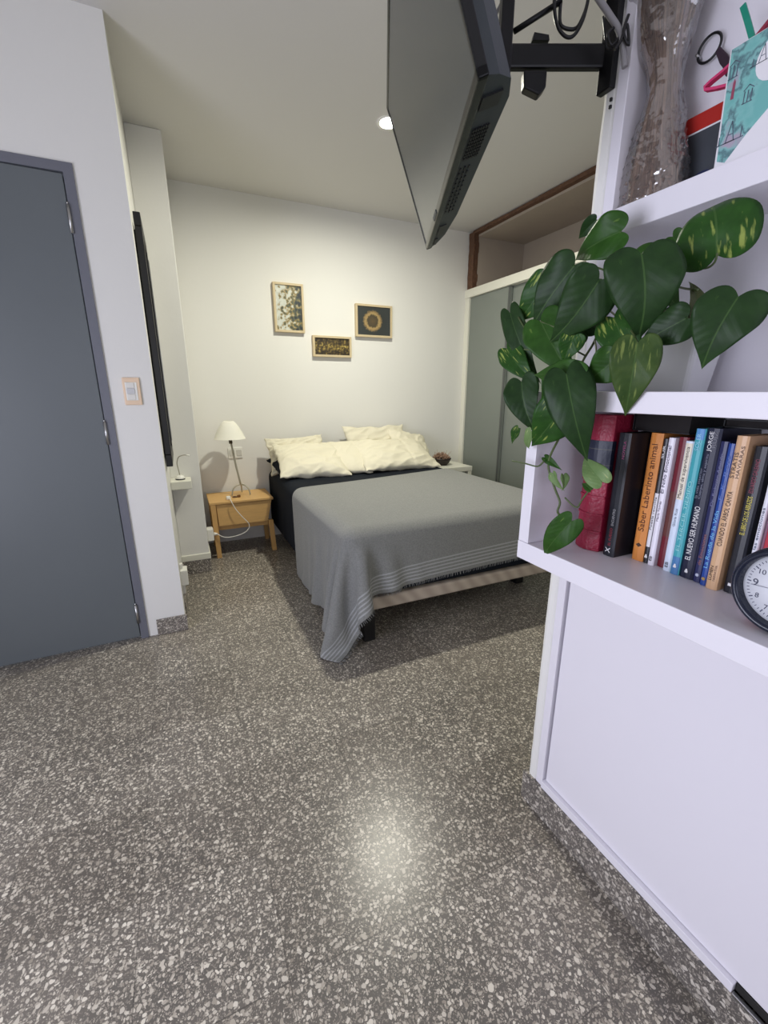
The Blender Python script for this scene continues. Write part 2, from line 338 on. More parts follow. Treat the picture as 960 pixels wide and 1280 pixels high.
# cloth simulation (grid of springs draped over the mattress), deterministic
def drape(corners,nu,nv,boxes,steps,seed,stiff=6,slide=.55,z0=.64,bend=.25,lumps=None,mu=.5,ruffle=None):
    c=np.array(corners,float); u=np.linspace(0,1,nu); v=np.linspace(0,1,nv); U,V=np.meshgrid(u,v,indexing='ij')
    P=np.zeros((nu,nv,3)); 
    P[...,:2]=((1-U)*(1-V))[...,None]*c[0]+(U*(1-V))[...,None]*c[1]+(U*V)[...,None]*c[2]+((1-U)*V)[...,None]*c[3]
    rng=np.random.RandomState(seed); P[...,2]=z0+rng.rand(nu,nv)*.004+.006*np.sin(U*19+V*7)
    rest=P[...,:2].copy(); rest=np.concatenate([rest,np.zeros((nu,nv,1))],-1)
    cons=[]
    def add(sa,sb,k):
        l=np.linalg.norm(rest[sa]-rest[sb],axis=-1,keepdims=True); cons.append((sa,sb,l,k))
    S=slice
    for p in (0,1):
        n=(nu-p)//2; a=S(p,p+2*n,2); b_=S(p+1,p+1+2*n,2)
        if n: 
            n=len(range(nu)[b_]); a=S(p,p+2*n,2); add((a,S(None)),(b_,S(None)),1)
        n=len(range(nv)[S(p+1,None,2)]); add((S(None),S(p,p+2*n,2)),(S(None),S(p+1,None,2)),1)
    for p in (0,1):
        n=len(range(nu)[S(p+1,None,2)])
        A=S(p,p+2*n,2); B=S(p+1,None,2)
        add((A,S(0,nv-1)),(B,S(1,nv)),.35); add((A,S(1,nv)),(B,S(0,nv-1)),.35)
    for p in (0,1,2,3):
        n=len(range(nu)[S(p+2,None,4)]); 
        if n: add((S(p,p+4*n-3,4),S(None)),(S(p+2,None,4),S(None)),bend)
        n=len(range(nv)[S(p+2,None,4)])
        if n: add((S(None),S(p,p+4*n-3,4)),(S(None),S(p+2,None,4)),bend)
    if ruffle:
        fac=1+ruffle[1]*np.clip((ruffle[0]-u)/ruffle[0],0,1)[:,None,None]
        for i,(sa,sb,l,k) in enumerate(cons):
            if sa[0]==slice(None): cons[i]=(sa,sb,l*fac,k)
    Q=P.copy(); dt=1/60
    for it in range(steps):
        vel=(P-Q)*.96; Q=P.copy(); X0=P.copy(); P=P+vel; P[...,2]-=9.8*dt*dt*.35
        for k in range(stiff):
            for sa,sb,l,w in cons:
                d=P[sb]-P[sa]; L=np.linalg.norm(d,axis=-1,keepdims=True)+1e-9
                cor=d*((L-l)/L*.5*w); P[sa]+=cor; P[sb]-=cor
            for (x0,x1,y0,y1,zt,rad) in boxes:
                lo=np.array([x0+rad,y0+rad,-1]); hi=np.array([x1-rad,y1-rad,zt-rad])
                q=np.clip(P,lo,hi); d=P-q; L=np.linalg.norm(d,axis=-1)
                ins=(L<rad)&(L>1e-7); 
                n=d/np.maximum(L,1e-7)[...,None]
                tgt=q+n*rad; P[ins]=tgt[ins]
                tp=ins&(n[...,2]>.75); P[tp,:2]=P[tp,:2]*(1-mu)+X0[tp,:2]*mu
                deep=(L<=1e-7)
                if deep.any(): P[deep,2]=zt
                con=ins|deep
                Q[con]=Q[con]*(1-slide)+P[con]*slide
            if lumps is not None: 
                h=lumps(P); m=P[...,2]<h; P[m,2]=h[m]; Q[m]=Q[m]*.4+P[m]*.6
            fl=P[...,2]<.006; P[fl,2]=.006; Q[fl]=Q[fl]*.3+P[fl]*.7
    return P
def clothobj(name,P,m,thick,uvfun=None,parent=None):
    nu,nv=P.shape[:2]; bm=bmesh.new(); uvl=bm.loops.layers.uv.new('UVMap')
    V=[[bm.verts.new(P[i,j]) for j in range(nv)] for i in range(nu)]
    for i in range(nu-1):
        for j in range(nv-1):
            f=bm.faces.new((V[i][j],V[i+1][j],V[i+1][j+1],V[i][j+1])); f.smooth=True
            for lp,(a,c) in zip(f.loops,((i,j),(i+1,j),(i+1,j+1),(i,j+1))): lp[uvl].uv=(a/(nu-1),c/(nv-1))
    o=obj(name,bm,m,parent)
    md=o.modifiers.new('solid','SOLIDIFY'); md.thickness=thick; md.offset=1
    md=o.modifiers.new('sub','SUBSURF'); md.levels=1; md.render_levels=1
    return o
# navy top sheet hanging over the left side of the mattress near the head
BXS=[(BX0-.004,BX1+.004,BY0-.004,BY1+.2,BT,.05)]
Ps=drape([(BX0-.40,2.35),(BX1+.25,2.35),(BX1+.25,3.635),(BX0-.40,3.635)],56,38,BXS,260,3,slide=.6,stiff=10)
sh=clothobj('flat_sheet',Ps,M_navy,.004); tag(sh,'navy flat sheet hanging over the bed side below the cream pillows','sheet')
# grey blanket
M_blk=bpy.data.materials.new('grey_woven_blanket'); M_blk.use_nodes=True; nt=M_blk.node_tree; pb=nt.nodes['Principled BSDF']; pb.inputs['Roughness'].default_value=.95; pb.inputs['Specular IOR Level'].default_value=.15
pb.inputs['Sheen Weight'].default_value=.25
uv=nt.nodes.new('ShaderNodeUVMap'); sx=nt.nodes.new('ShaderNodeSeparateXYZ'); nt.links.new(uv.outputs[0],sx.inputs[0])
tc=nt.nodes.new('ShaderNodeTexCoord')
n1=nt.nodes.new('ShaderNodeTexNoise'); n1.inputs['Scale'].default_value=160; n1.inputs['Detail'].default_value=3; nt.links.new(tc.outputs['Object'],n1.inputs['Vector'])
r=ramp(nt,[(.3,srgb(120,121,119)),(.7,srgb(138,139,136))]); nt.links.new(n1.outputs[0],r.inputs[0])
cl=(.0,)
BL=1.6 # blanket length for stripe spacing
acc=None
for s0 in (.030,.052,.074,.096,.118):
    d=math_node(nt,'ABSOLUTE',math_node(nt,'SUBTRACT',sx.outputs[1],s0/BL)); k=math_node(nt,'LESS_THAN',d,.0045/BL)
    acc=k if acc is None else math_node(nt,'MAXIMUM',acc,k)
mx=nt.nodes.new('ShaderNodeMix'); mx.data_type='RGBA'; nt.links.new(math_node(nt,'MULTIPLY',acc,.8),mx.inputs[0]); nt.links.new(r.outputs[0],mx.inputs[6]); mx.inputs[7].default_value=srgb(168,170,170)
nt.links.new(mx.outputs[2],pb.inputs['Base Color'])
bp=nt.nodes.new('ShaderNodeBump'); bp.inputs['Strength'].default_value=.25; bp.inputs['Distance'].default_value=.004; nt.links.new(n1.outputs[0],bp.inputs['Height']); nt.links.new(bp.outputs[0],pb.inputs['Normal'])
BXB=[(BX0-.016,BX1+.014,BY0-.014,BY1+.2,BT+.012,.06)]
Pb=drape([(BX0-.44,BY0-.280),(BX1+.22,BY0-.225),(BX1+.22,3.06),(BX0-.54,2.66)],72,64,BXB,380,5,slide=.45,z0=.66,stiff=12,bend=.10,ruffle=(.24,.20))
bk=clothobj('blanket',Pb,M_blk,.005); tag(bk,'grey woven blanket with pale stripes draped over the foot of the bed','blanket')
fr=MB(); rng=random.Random(4)
for i in range(0,Pb.shape[0]-1):
    for k in range(3):
        f=(k+rng.random()*.6)/3; p=Vector(Pb[i,0]*(1-f)+Pb[i+1,0]*f); q=Vector(Pb[i,1]*(1-f)+Pb[i+1,1]*f); d=(p-q).normalized()
        e=p+d*.016+Vector((rng.uniform(-.003,.003),rng.uniform(-.003,.003),0)); e.z=max(e.z,.004)
        fr.tube([p,e],[.0018,.0009],n=4,smooth=0)
f=obj('fringe',fr,M_blk,bk); f['kind']='stuff'
# ---------------------------------------------------------------- pillows
M_pil=mat('cream_cotton',srgb(222,216,194),.85,bump=.12,bscale=60)
def pillow(name,label,ctr,w,h,t,rx,rz=0,ry=0,seed=0,wr=.012,flap=None,group='cream pillows on the bed'):
    nu,nv=64,46; bm=bmesh.new()
    def P(u,v,s):
        e=(max(0,1-abs(u)**2.6)*max(0,1-abs(v)**2.6))**.55
        x=u*w/2*(1-.085*(1-abs(v)**2)*abs(u)**4); y=v*h/2*(1-.11*(1-abs(u)**2)*abs(v)**4)
        z=s*t/2*e
        n=noise.noise(Vector((u*2.0+seed,v*2.6,seed*1.3)))*.6
        rdg=1-abs(noise.noise(Vector((u*1.1+v*.9+seed*3,v*3.4-u*2.0,seed))))*2.2
        z+=s*e*wr*(1.2*n+.8*max(rdg,0)**2-.3)+ (noise.noise(Vector((u*6,v*6,seed+9)))*wr*.7*(1-e))
        y+=noise.noise(Vector((u*3,seed,v)))*.016; x+=noise.noise(Vector((v*4,seed+4,u)))*.014*abs(u)
        if flap and s>0:
            d=u-flap-.03*v
            z+=-.010*math.exp(-(d/.018)**2)+(.004 if d>0 else 0)*e
        return Vector((x,y,z))
    T=[[None]*(nv+1) for _ in range(nu+1)]; B=[[None]*(nv+1) for _ in range(nu+1)]
    for i in range(nu+1):
        for j in range(nv+1):
            u=-1+2*i/nu; v=-1+2*j/nv
            u=math.sin(u*math.pi/2)*.5+u*.5; v=math.sin(v*math.pi/2)*.5+v*.5
            edge=i in(0,nu) or j in(0,nv)
            T[i][j]=bm.verts.new(P(u,v,1)); B[i][j]=T[i][j] if edge else bm.verts.new(P(u,v,-1))
    for i in range(nu):
        for j in range(nv):
            bm.faces.new((T[i][j],T[i+1][j],T[i+1][j+1],T[i][j+1])); 
            try: bm.faces.new((B[i][j],B[i][j+1],B[i+1][j+1],B[i+1][j]))
            except ValueError: pass
    smoothall(bm)
    Mx=Matrix.Translation(ctr)@Matrix.Rotation(rz,4,'Z')@Matrix.Rotation(rx,4,'X')@Matrix.Rotation(ry,4,'Y'); bm.transform(Mx)
    o=obj(name,bm,M_pil); tag(o,label,'pillow',group); return o
D=math.radians
pillow('pillow','plump cream pillow at the left end of the bed head, nearest the nightstand',(.885,3.265,.698),.54,.45,.13,D(25),D(-3),D(2),1,wr=.02)
pillow('pillow','flat smooth cream pillow squeezed between the two front pillows',(1.175,3.285,.700),.34,.46,.10,D(27),D(-5),D(-2),2,wr=.005)
pillow('pillow','wrinkled cream pillow with a seam, front right at the bed head',(1.60,3.265,.700),.72,.44,.135,D(25),D(3),D(2),3,wr=.02,flap=.3)
pillow('pillow','cream pillow propped highest against the wall behind the right pillows',(1.56,3.525,.757),.60,.36,.11,D(64),D(2),0,4,wr=.016)
pillow('pillow','cream pillow slumping down at the right, beside the bowl',(1.84,3.42,.72),.40,.42,.12,D(40),D(-8),D(16),6,wr=.016)
navy=pillow('pillow','navy pillow lying under the far left cream pillow',(.76,3.38,.640),.28,.46,.10,D(8),D(3),0,12,wr=.012,group=None); navy.data.materials[0]=M_navy
pillow('pillow','rumpled cream pillow end at the far left, behind the plump pillow',(.84,3.49,.715),.48,.32,.10,D(60),D(4),D(-5),8,wr=.022)
# ---------------------------------------------------------------- nightstand
nsx0,nsx1,nsy0,nsy1,nsz=.128,.585,3.285,3.63,.43
ns=thing('nightstand','light oak nightstand with slanted drawer left of the bed','nightstand',((nsx0+nsx1)/2,(nsy0+nsy1)/2,0))
obj('top',MB().box((nsx0,nsy0,nsz-.018),(nsx1,nsy1,nsz),.003),M_wood,ns)
def slab(pts_front,y0,y1): return MB().prism(pts_front,y0,y1,'y',bev=.002)
obj('drawer',slab([(nsx0+.045,nsz-.022),(nsx1-.012,nsz-.022),(nsx1-.048,nsz-.185),(nsx0+.052,nsz-.185)],nsy0+.012,nsy1-.02),M_wood,ns)
obj('side_panel',slab([(nsx0+.01,nsz-.02),(nsx0+.03,nsz-.02),(nsx0+.034,nsz-.19),(nsx0+.018,nsz-.19)],nsy0+.03,nsy1-.03),M_wood,ns)
for (xt,xb) in ((nsx0+.006,nsx0+.016),(nsx1-.046,nsx1-.036)):
    for y in (nsy0+.002,nsy1-.04):
        top=nsz-.018 if xt<.3 or y>3.4 else nsz-.18
        if xt<.3: pts=[(xt,top),(xt+.036,top),(xb+.034,0),(xb,0)]
        else: pts=[(xt,top),(xt+.036,top),(xb+.038,0),(xb+.004,0)]
        obj('leg',slab(pts,y,y+.036),M_woodleg,ns)
obj('stretcher',box((nsx0+.03,nsy1-.035,.15),(nsx1-.03,nsy1-.015,.19),.002),M_wood,ns)
obj('rail',box((nsx0+.04,nsy0+.06,.20),(nsx1-.03,nsy0+.08,.244),.002),M_wood,ns)
# bedside lamp
lx,ly=.365,3.47
bl=thing('table_lamp','slim metal bedside lamp with white cone shade on the oak nightstand','lamp',(lx,ly,nsz))
sc=(lx-.035,ly,0)
obj('lamp_shade',MB().lathe([(.113,.866),(.112,.867),(.092,.915),(.068,.957),(.046,.987),(.030,.998),(.028,.996),(.044,.985),(.066,.955),(.090,.914),(.1105,.868),(.113,.866)],(sc[0],sc[1],0),n=48),M_shade,bl)
obj('socket',MB().cyl((sc[0]+.003,ly,.83),(sc[0],ly,.885),.013,n=16),mat('dark_bronze',srgb(96,92,80),.4,metal=.7),bl)
sp=MB(); 
for k in range(3):
    a=2*math.pi*k/3; sp.tube([(sc[0],ly,.884),(sc[0]+.07*math.cos(a),ly+.07*math.sin(a),.938)],.0015,n=6,smooth=0)
obj('shade_carrier',sp,M_chrome,bl)
M_lampmetal=mat('lamp_nickel_paint',srgb(176,172,156),.4,metal=.35)
obj('stem',MB().tube([(lx+.012,ly,.512),(lx-.01,ly,.66),(sc[0]+.004,ly,.84)],.0072,n=12),M_lampmetal,bl)
for a in (D(200),D(320),D(80)):
    obj('leg',MB().tube([(lx+.012,ly,.513),(lx+.012+.035*math.cos(a),ly+.035*math.sin(a),.508),(lx+.012+.066*math.cos(a),ly+.066*math.sin(a),.480),(lx+.012+.078*math.cos(a),ly+.078*math.sin(a),nsz+.005)],.0055,n=10),M_lampmetal,bl)
tag(obj('charging_cable',MB().tube([(.268,3.33,nsz+.012),(.276,3.30,nsz+.010),(.282,3.272,nsz-.005),(.305,3.266,.37),(.345,3.262,.31),(.385,3.26,.255),(.385,3.258,.215),(.35,3.258,.185),(.28,3.262,.165),(.21,3.268,.165),(.162,3.275,.194)],.0028,n=8),M_plastic),'white charging cable looping from the nightstand front to the plug adapter','cable')
tag(obj('charger_plug',MB().box((.252,3.325,nsz),(.283,3.36,nsz+.026),.006),M_plastic),'little white cube charger at the front of the nightstand top','charger')
tb=thing('trinket','small dark bronze trinket beside the lamp foot on the nightstand','trinket',(.33,3.40,nsz))
obj('ring',MB().tube([(.318+.014*math.cos(t),3.40+.014*math.sin(t),nsz+.004) for t in [i*math.pi/6 for i in range(13)]],.004,n=8,smooth=2),mat('dark_brown_lacquer',srgb(92,62,34),.4),tb)
obj('clasp',MB().box((.335,3.385,nsz),(.36,3.40,nsz+.018),.004),mat('bronze',srgb(120,84,46),.4,metal=.5),tb)
# right bedside table and bowl
st=thing('bedside_table','small white bedside table right of the bed by the wardrobe','side table',(2.265,3.47,0))
sx0,sx1,sy0,sy1,szz=2.06,2.44,3.31,3.64,.535
obj('top',MB().box((sx0,sy0,szz-.045),(sx1,sy1,szz),.003),M_whitewarm,st)
for x in (sx0+.003,sx1-.043):
    for y in (sy0+.003,sy1-.043): obj('leg',MB().box((x,y,0),(x+.04,y+.04,szz-.046),.002),M_whitewarm,st)
bw=thing('bowl','dark bowl filled with dried flower heads on the white bedside table','bowl',(2.215,3.50,szz))
obj('bowl_body',MB().lathe([(.0001,.0),(.055,.0),(.075,.02),(.09,.05),(.094,.065),(.088,.065),(.082,.05),(.066,.022),(.0001,.014)],(2.215,3.50,szz),n=36),mat('dark_bowl',srgb(38,26,24),.5),bw)
pot=MB(); rng=random.Random(2)
for i in range(70):
    a=rng.random()*6.28; r_=rng.random()**.5*.07; p=Vector((2.215+r_*math.cos(a),3.50+r_*math.sin(a),szz+.055+rng.random()*.065*(1-r_/.1)))
    n=rng.randint(4,6)
    for k in range(n):
        d=Vector((rng.uniform(-1,1),rng.uniform(-1,1),rng.uniform(.1,1.2))).normalized()
        pot.tube([p,p+d*.012,p+d*.022+Vector((0,0,.004))],[.004,.003,.0008],n=5,smooth=2)
for k in range(8):
    a=rng.random()*6.28; d=Vector((math.cos(a)*.5,math.sin(a)*.3,1)).normalized(); p=Vector((2.215,3.5,szz+.05))+Vector((math.cos(a),math.sin(a),0))*.05
    pot.tube([p,p+d*.05,p+d*.09+Vector((.01,0,0))],[.002,.0015,.0008],n=5)
q=obj('dried_flowers',pot,mat('dried_flowers',srgb(172,142,122),.9,var=.5,vscale=60),bw); q['kind']='stuff'
# ---------------------------------------------------------------- framed pictures
M_frm=mat('pale_wood_frame',srgb(206,188,152),.55,bump=.05,bscale=60,var=.1,vscale=20)
def artmat(name,kind):
    m=bpy.data.materials.new(name); m.use_nodes=True; nt=m.node_tree; pb=nt.nodes['Principled BSDF']; pb.inputs['Roughness'].default_value=.5
    tc=nt.nodes.new('ShaderNodeTexCoord'); g=tc.outputs['Generated']
    n=nt.nodes.new('ShaderNodeTexNoise'); n.inputs['Detail'].default_value=5; nt.links.new(tc.outputs['Object'],n.inputs['Vector'])
    if kind=='collage':
        n.inputs['Scale'].default_value=26
        v=nt.nodes.new('ShaderNodeTexVoronoi'); v.inputs['Scale'].default_value=42; nt.links.new(tc.outputs['Object'],v.inputs['Vector'])
        s=nt.nodes.new('ShaderNodeSeparateXYZ'); nt.links.new(g,s.inputs[0])
        k=math_node(nt,'ADD',math_node(nt,'MULTIPLY',s.outputs[0],.34),math_node(nt,'MULTIPLY',n.outputs[0],1.05))
        k=math_node(nt,'ADD',k,math_node(nt,'MULTIPLY',v.outputs['Distance'],-.35))
        r=ramp(nt,[(.0,srgb(225,225,215)),(.42,srgb(196,200,190)),(.52,srgb(150,128,70)),(.60,srgb(86,92,70)),(.75,srgb(30,38,46))])
        nt.links.new(k,r.inputs[0]); nt.links.new(r.outputs[0],pb.inputs['Base Color'])
    elif kind=='wreath':
        n.inputs['Scale'].default_value=60
        s=nt.nodes.new('ShaderNodeSeparateXYZ'); nt.links.new(g,s.inputs[0])
        dx=math_node(nt,'MULTIPLY',math_node(nt,'SUBTRACT',s.outputs[0],.46),1.3); dz=math_node(nt,'SUBTRACT',s.outputs[2],.5)
        d=math_node(nt,'SQRT',math_node(nt,'ADD',math_node(nt,'MULTIPLY',dx,dx),math_node(nt,'MULTIPLY',dz,dz)))
        k=math_node(nt,'ADD',d,math_node(nt,'MULTIPLY',math_node(nt,'SUBTRACT',n.outputs[0],.5),.16))
        r=ramp(nt,[(.0,srgb(96,80,56)),(.2,srgb(74,66,50)),(.26,srgb(176,150,100)),(.31,srgb(150,126,84)),(.38,srgb(52,56,54)),(1,srgb(60,66,68))])
        nt.links.new(k,r.inputs[0]); nt.links.new(r.outputs[0],pb.inputs['Base Color'])
    else:
        n.inputs['Scale'].default_value=50
        s=nt.nodes.new('ShaderNodeSeparateXYZ'); nt.links.new(g,s.inputs[0])
        c=math_node(nt,'MULTIPLY',math_node(nt,'ABSOLUTE',math_node(nt,'SUBTRACT',s.outputs[2],.5)),-.35)
        k=math_node(nt,'ADD',n.outputs[0],c)
        r=ramp(nt,[(.3,srgb(44,36,24)),(.46,srgb(84,70,40)),(.58,srgb(150,128,64)),(.7,srgb(196,180,110))])
        nt.links.new(k,r.inputs[0]); nt.links.new(r.outputs[0],pb.inputs['Base Color'])
    return m
def picture(x0,x1,z0,z1,kind,label,fw_=.017,tilt=0):
    p=thing('picture_frame',label,'picture',((x0+x1)/2,YB,z0)); y0=YB-.034
    f=MB(); f.box((x0,y0,z0),(x0+fw_,YB-.001,z1),.002); f.box((x1-fw_,y0,z0),(x1,YB-.001,z1),.002); f.box((x0+fw_,y0,z0),(x1-fw_,YB-.001,z0+fw_),.002); f.box((x0+fw_,y0,z1-fw_),(x1-fw_,YB-.001,z1),.002)
    obj('frame',f,M_frm,p)
    obj('artwork',box((x0+fw_*.8,YB-.024,z0+fw_*.8),(x1-fw_*.8,YB-.018,z1-fw_*.8)),artmat('artwork_'+kind,kind),p)
picture(.755,.990,1.655,2.008,'collage','upright pale-framed picture of dark leaves on white, highest at left')
picture(1.050,1.382,1.482,1.645,'band','small long pale-framed picture, lowest of the three over the bed')
picture(1.425,1.760,1.652,1.908,'wreath','landscape pale-framed picture of a golden ring on dark, at right')
# ---------------------------------------------------------------- television on its arm
FW=Vector((math.sin(YAW),math.cos(YAW),0)); RT=Vector((math.cos(YAW),-math.sin(YAW),0)); UP=Vector((0,0,1))
s_,c_=math.sin(D(19)),math.cos(D(19))
d2=-RT*s_+UP*c_; bkd=RT*c_+UP*s_
TVO=EYE+RT*.131+FW*1.09+UP*.407
MT=Matrix(((FW.x,bkd.x,d2.x,TVO.x),(FW.y,bkd.y,d2.y,TVO.y),(FW.z,bkd.z,d2.z,TVO.z),(0,0,0,1)))
tv=thing('television','black flat television tilted down on a wall arm under the ceiling','television',TVO)
M_tvback=mat('tv_dark_casing',srgb(48,56,59),.45,bump=.03,bscale=200)
M_tvedge=mat('tv_gloss_bezel',srgb(12,13,15),.25)
M_screen=mat('tv_screen_glass',srgb(62,66,66),.22,spec=.8)
HW,HH=.37,.372
obj('screen',MB().box((-HW+.010,-.002,.014),(HW-.010,.003,HH-.010),M=MT),M_screen,tv)
f=MB(); f.box((-HW,-.004,0),(HW,.012,.014),.002,M=MT); f.box((-HW,-.004,HH-.010),(HW,.012,HH),.002,M=MT); f.box((-HW,-.004,.0),(-HW+.010,.012,HH),.002,M=MT); f.box((HW-.010,-.004,.0),(HW,.012,HH),.002,M=MT); f.box((-HW+.008,.0035,.01),(HW-.008,.0125,HH-.008),M=MT)
obj('bezel',f,M_tvedge,tv)
t=MB(); 
sh1=[(-.364,.0125),(-.356,.030),(-.335,.052),(-.290,.062),(.16,.056),(.29,.043),(.345,.026),(.366,.0125)]
bm=bmesh.new(); zs=[(.002,0),(.20,0),(.28,.0),(.34,.018),(.375,.030)]
rings=[]
for z,ins in zs:
    r=[]
    for (x,y) in sh1:
        yy=max(.0125,y-ins); r.append(bm.verts.new((x,yy,z)))
    rings.append(r)
n=len(sh1)
for a,c in zip(rings,rings[1:]):
    for k in range(n): bm.faces.new((a[k],a[(k+1)%n],c[(k+1)%n],c[k]))
bm.faces.new(rings[0]); bm.faces.new(rings[-1]); bmesh.ops.recalc_face_normals(bm,faces=bm.faces[:]); bm.transform(MT)
obj('rear_casing',bm,M_tvback,tv)
g=MB(); 
for i in range(9):
    for j in range(7):
        g.box((-.235+i*.0115,.0165+j*.0043,-.0006),(-.235+i*.0115+.0078,.0165+j*.0043+.0026,.004),M=MT)
obj('speaker_grille',g,M_black,tv)
g=MB(); g.box((-.318,.014,-.0006),(-.285,.045,.004),M=MT); obj('port_recess',g,M_black,tv)
g=MB()
for i in range(11): g.box((-.105+i*.021,.017,-.0005),(-.105+i*.021+.013,.020,.003),M=MT).box((-.105+i*.021,.026,-.0005),(-.105+i*.021+.013,.029,.003),M=MT).box((-.105+i*.021,.034,-.0005),(-.105+i*.021+.010,.037,.003),M=MT)
obj('cooling_slots',g,M_black,tv)
g=MB().box((.20,.016,-.0006),(.27,.034,.003),M=MT).box((.295,.014,-.0006),(.345,.022,.003),M=MT); obj('rear_recess',g,M_black,tv)
obj('sensor_badge',MB().box((.10,-.0055,.003),(.15,-.003,.012),M=MT),M_tvback,tv)
# arm (along RT at depth 1.055 in front of the eye)
def LP(r,f,z): return EYE+RT*r+FW*f+UP*(z-1.21)
MA=Matrix(((RT.x,FW.x,0,EYE.x),(RT.y,FW.y,0,EYE.y),(0,0,1,0),(0,0,0,1)))
ar=thing('television_mount','black metal articulated television arm fixed to the shelf wall end','tv mount',(.835,.765,1.78))
g=MB(); g.box((.225,1.046,1.817),(.452,1.062,1.856),.004,M=MA); obj('lower_bar',g,M_blackmetal,ar)
g=MB(); g.box((.225,1.046,1.930),(.452,1.062,1.965),.004,M=MA); obj('upper_bar',g,M_blackmetal,ar)
g=MB(); g.box((.222,1.04,1.80),(.246,1.068,1.985),.003,M=MA); g.tube([MA@Vector((.234,1.055,1.795)),MA@Vector((.234,1.055,1.99))],.013,n=16,smooth=0); obj('pivot_post',g,M_blackmetal,ar)
g=MB(); g.prism([(.272,1.812),(.318,1.812),(.318,1.785),(.306,1.772),(.275,1.784)],1.044,1.066,'y',bev=.003,M=MA); obj('clamp_knob',g,M_blackmetal,ar); g=MB(); g.prism([(.285,1.86),(.318,1.86),(.316,1.868),(.288,1.872)],1.047,1.061,'y',M=MA); obj('clamp_cap',g,M_blackmetal,ar)
g=MB(); g.box((.825,.748,1.775),(.8395,.781,1.99),.002); g.tube([MA@Vector((.447,1.052,1.795)),MA@Vector((.447,1.052,1.975))],.015,n=14,smooth=0); g.box((.432,1.035,1.79),(.462,1.07,1.815),.003,M=MA); obj('wall_plate',g,M_blackmetal,ar)
g=MB(); mid=MT@Vector((0,.052,.19)); g.tube([MA@Vector((.236,1.055,1.835)),mid+bkd*.012],.020,n=12,smooth=0); g.box((-.10,.0485,.06),(-.075,.058,.34),.002,M=MT); g.box((.075,.0485,.06),(.10,.058,.34),.002,M=MT); g.box((-.11,.056,.13),(.11,.068,.25),.003,M=MT); obj('tilt_head',g,M_blackmetal,ar)
g=MB(); g.tube([LP(.25,1.05,1.875),LP(.335,1.05,1.92)],.005,n=8,smooth=0); obj('brace',g,M_blackmetal,ar)
CB={'cab1': [(0.725, 0.811, 1.922), (0.729, 0.809, 1.892), (0.738, 0.805, 1.872), (0.752, 0.798, 1.86), (0.765, 0.792, 1.863), (0.777, 0.787, 1.884), (0.782, 0.784, 1.91), (0.782, 0.784, 1.922)], 'cab2': [(0.744, 0.813, 1.929), (0.744, 0.813, 1.903), (0.747, 0.811, 1.884), (0.763, 0.804, 1.878), (0.777, 0.798, 1.882), (0.787, 0.793, 1.905), (0.791, 0.791, 1.927)], 'diag': [(0.671, 0.847, 1.884), (0.7, 0.833, 1.9), (0.732, 0.818, 1.915)], 'white': [(0.763, 0.749, 1.897), (0.775, 0.743, 1.883), (0.794, 0.735, 1.863), (0.809, 0.728, 1.845), (0.819, 0.723, 1.819), (0.826, 0.72, 1.79)], 'bk1': [(0.796, 0.756, 1.878), (0.801, 0.753, 1.855), (0.807, 0.751, 1.833), (0.816, 0.747, 1.829)], 'bk2': [(0.814, 0.715, 1.861), (0.809, 0.717, 1.836), (0.82, 0.712, 1.817), (0.813, 0.715, 1.847), (0.806, 0.718, 1.824), (0.797, 0.722, 1.81)], 'bk3': [(0.801, 0.732, 1.849), (0.791, 0.736, 1.84), (0.799, 0.733, 1.824), (0.809, 0.728, 1.831), (0.812, 0.727, 1.847)], 'grey': [(0.679, 0.898, 1.962), (0.669, 0.903, 1.943), (0.661, 0.906, 1.928), (0.654, 0.91, 1.913)]}
M_grey=mat('grey_cable',srgb(150,148,150),.5)
tag(obj('cable',MB().tube(CB['cab1'],.0032,n=8),M_black),'longer black cable loop drooping from the upper bar of the tv arm','cable','loose cables around the tv arm')
tag(obj('cable',MB().tube(CB['cab2'],.0032,n=8),M_black),'shorter inner black cable loop hanging from the tv arm','cable','loose cables around the tv arm')
tag(obj('cable',MB().tube(CB['white'],.0055,n=10),M_grey),'thick pale grey cable running down past the tv arm wall plate','cable','loose cables around the tv arm')
tag(obj('cable',MB().tube(CB['bk1'],.0018,n=8),M_black),'thin black wire hanging left of the pale grey cable','cable','loose cables around the tv arm')
tag(obj('cable',MB().tube(CB['bk2'],.0026,n=8),M_black),'tangled black wire bunched beside the dried bouquet','cable','loose cables around the tv arm')
tag(obj('cable',MB().tube(CB['bk3'],.0022,n=8),M_black),'small coil of black wire on the tv arm end','cable','loose cables around the tv arm')
tag(obj('cable',MB().tube(CB['grey'],.0035,n=8),M_grey),'grey cable arching up behind the television','cable','loose cables around the tv arm')
sw2=MB(); 
for z in (1.745,1.757): sw2.box((.8355,.7515,z),(.8402,.7565,z+.006),.001)
tag(obj('cable_clip',sw2,M_black),'two tiny black cable clips on the wall end under the tv arm','cable clip')
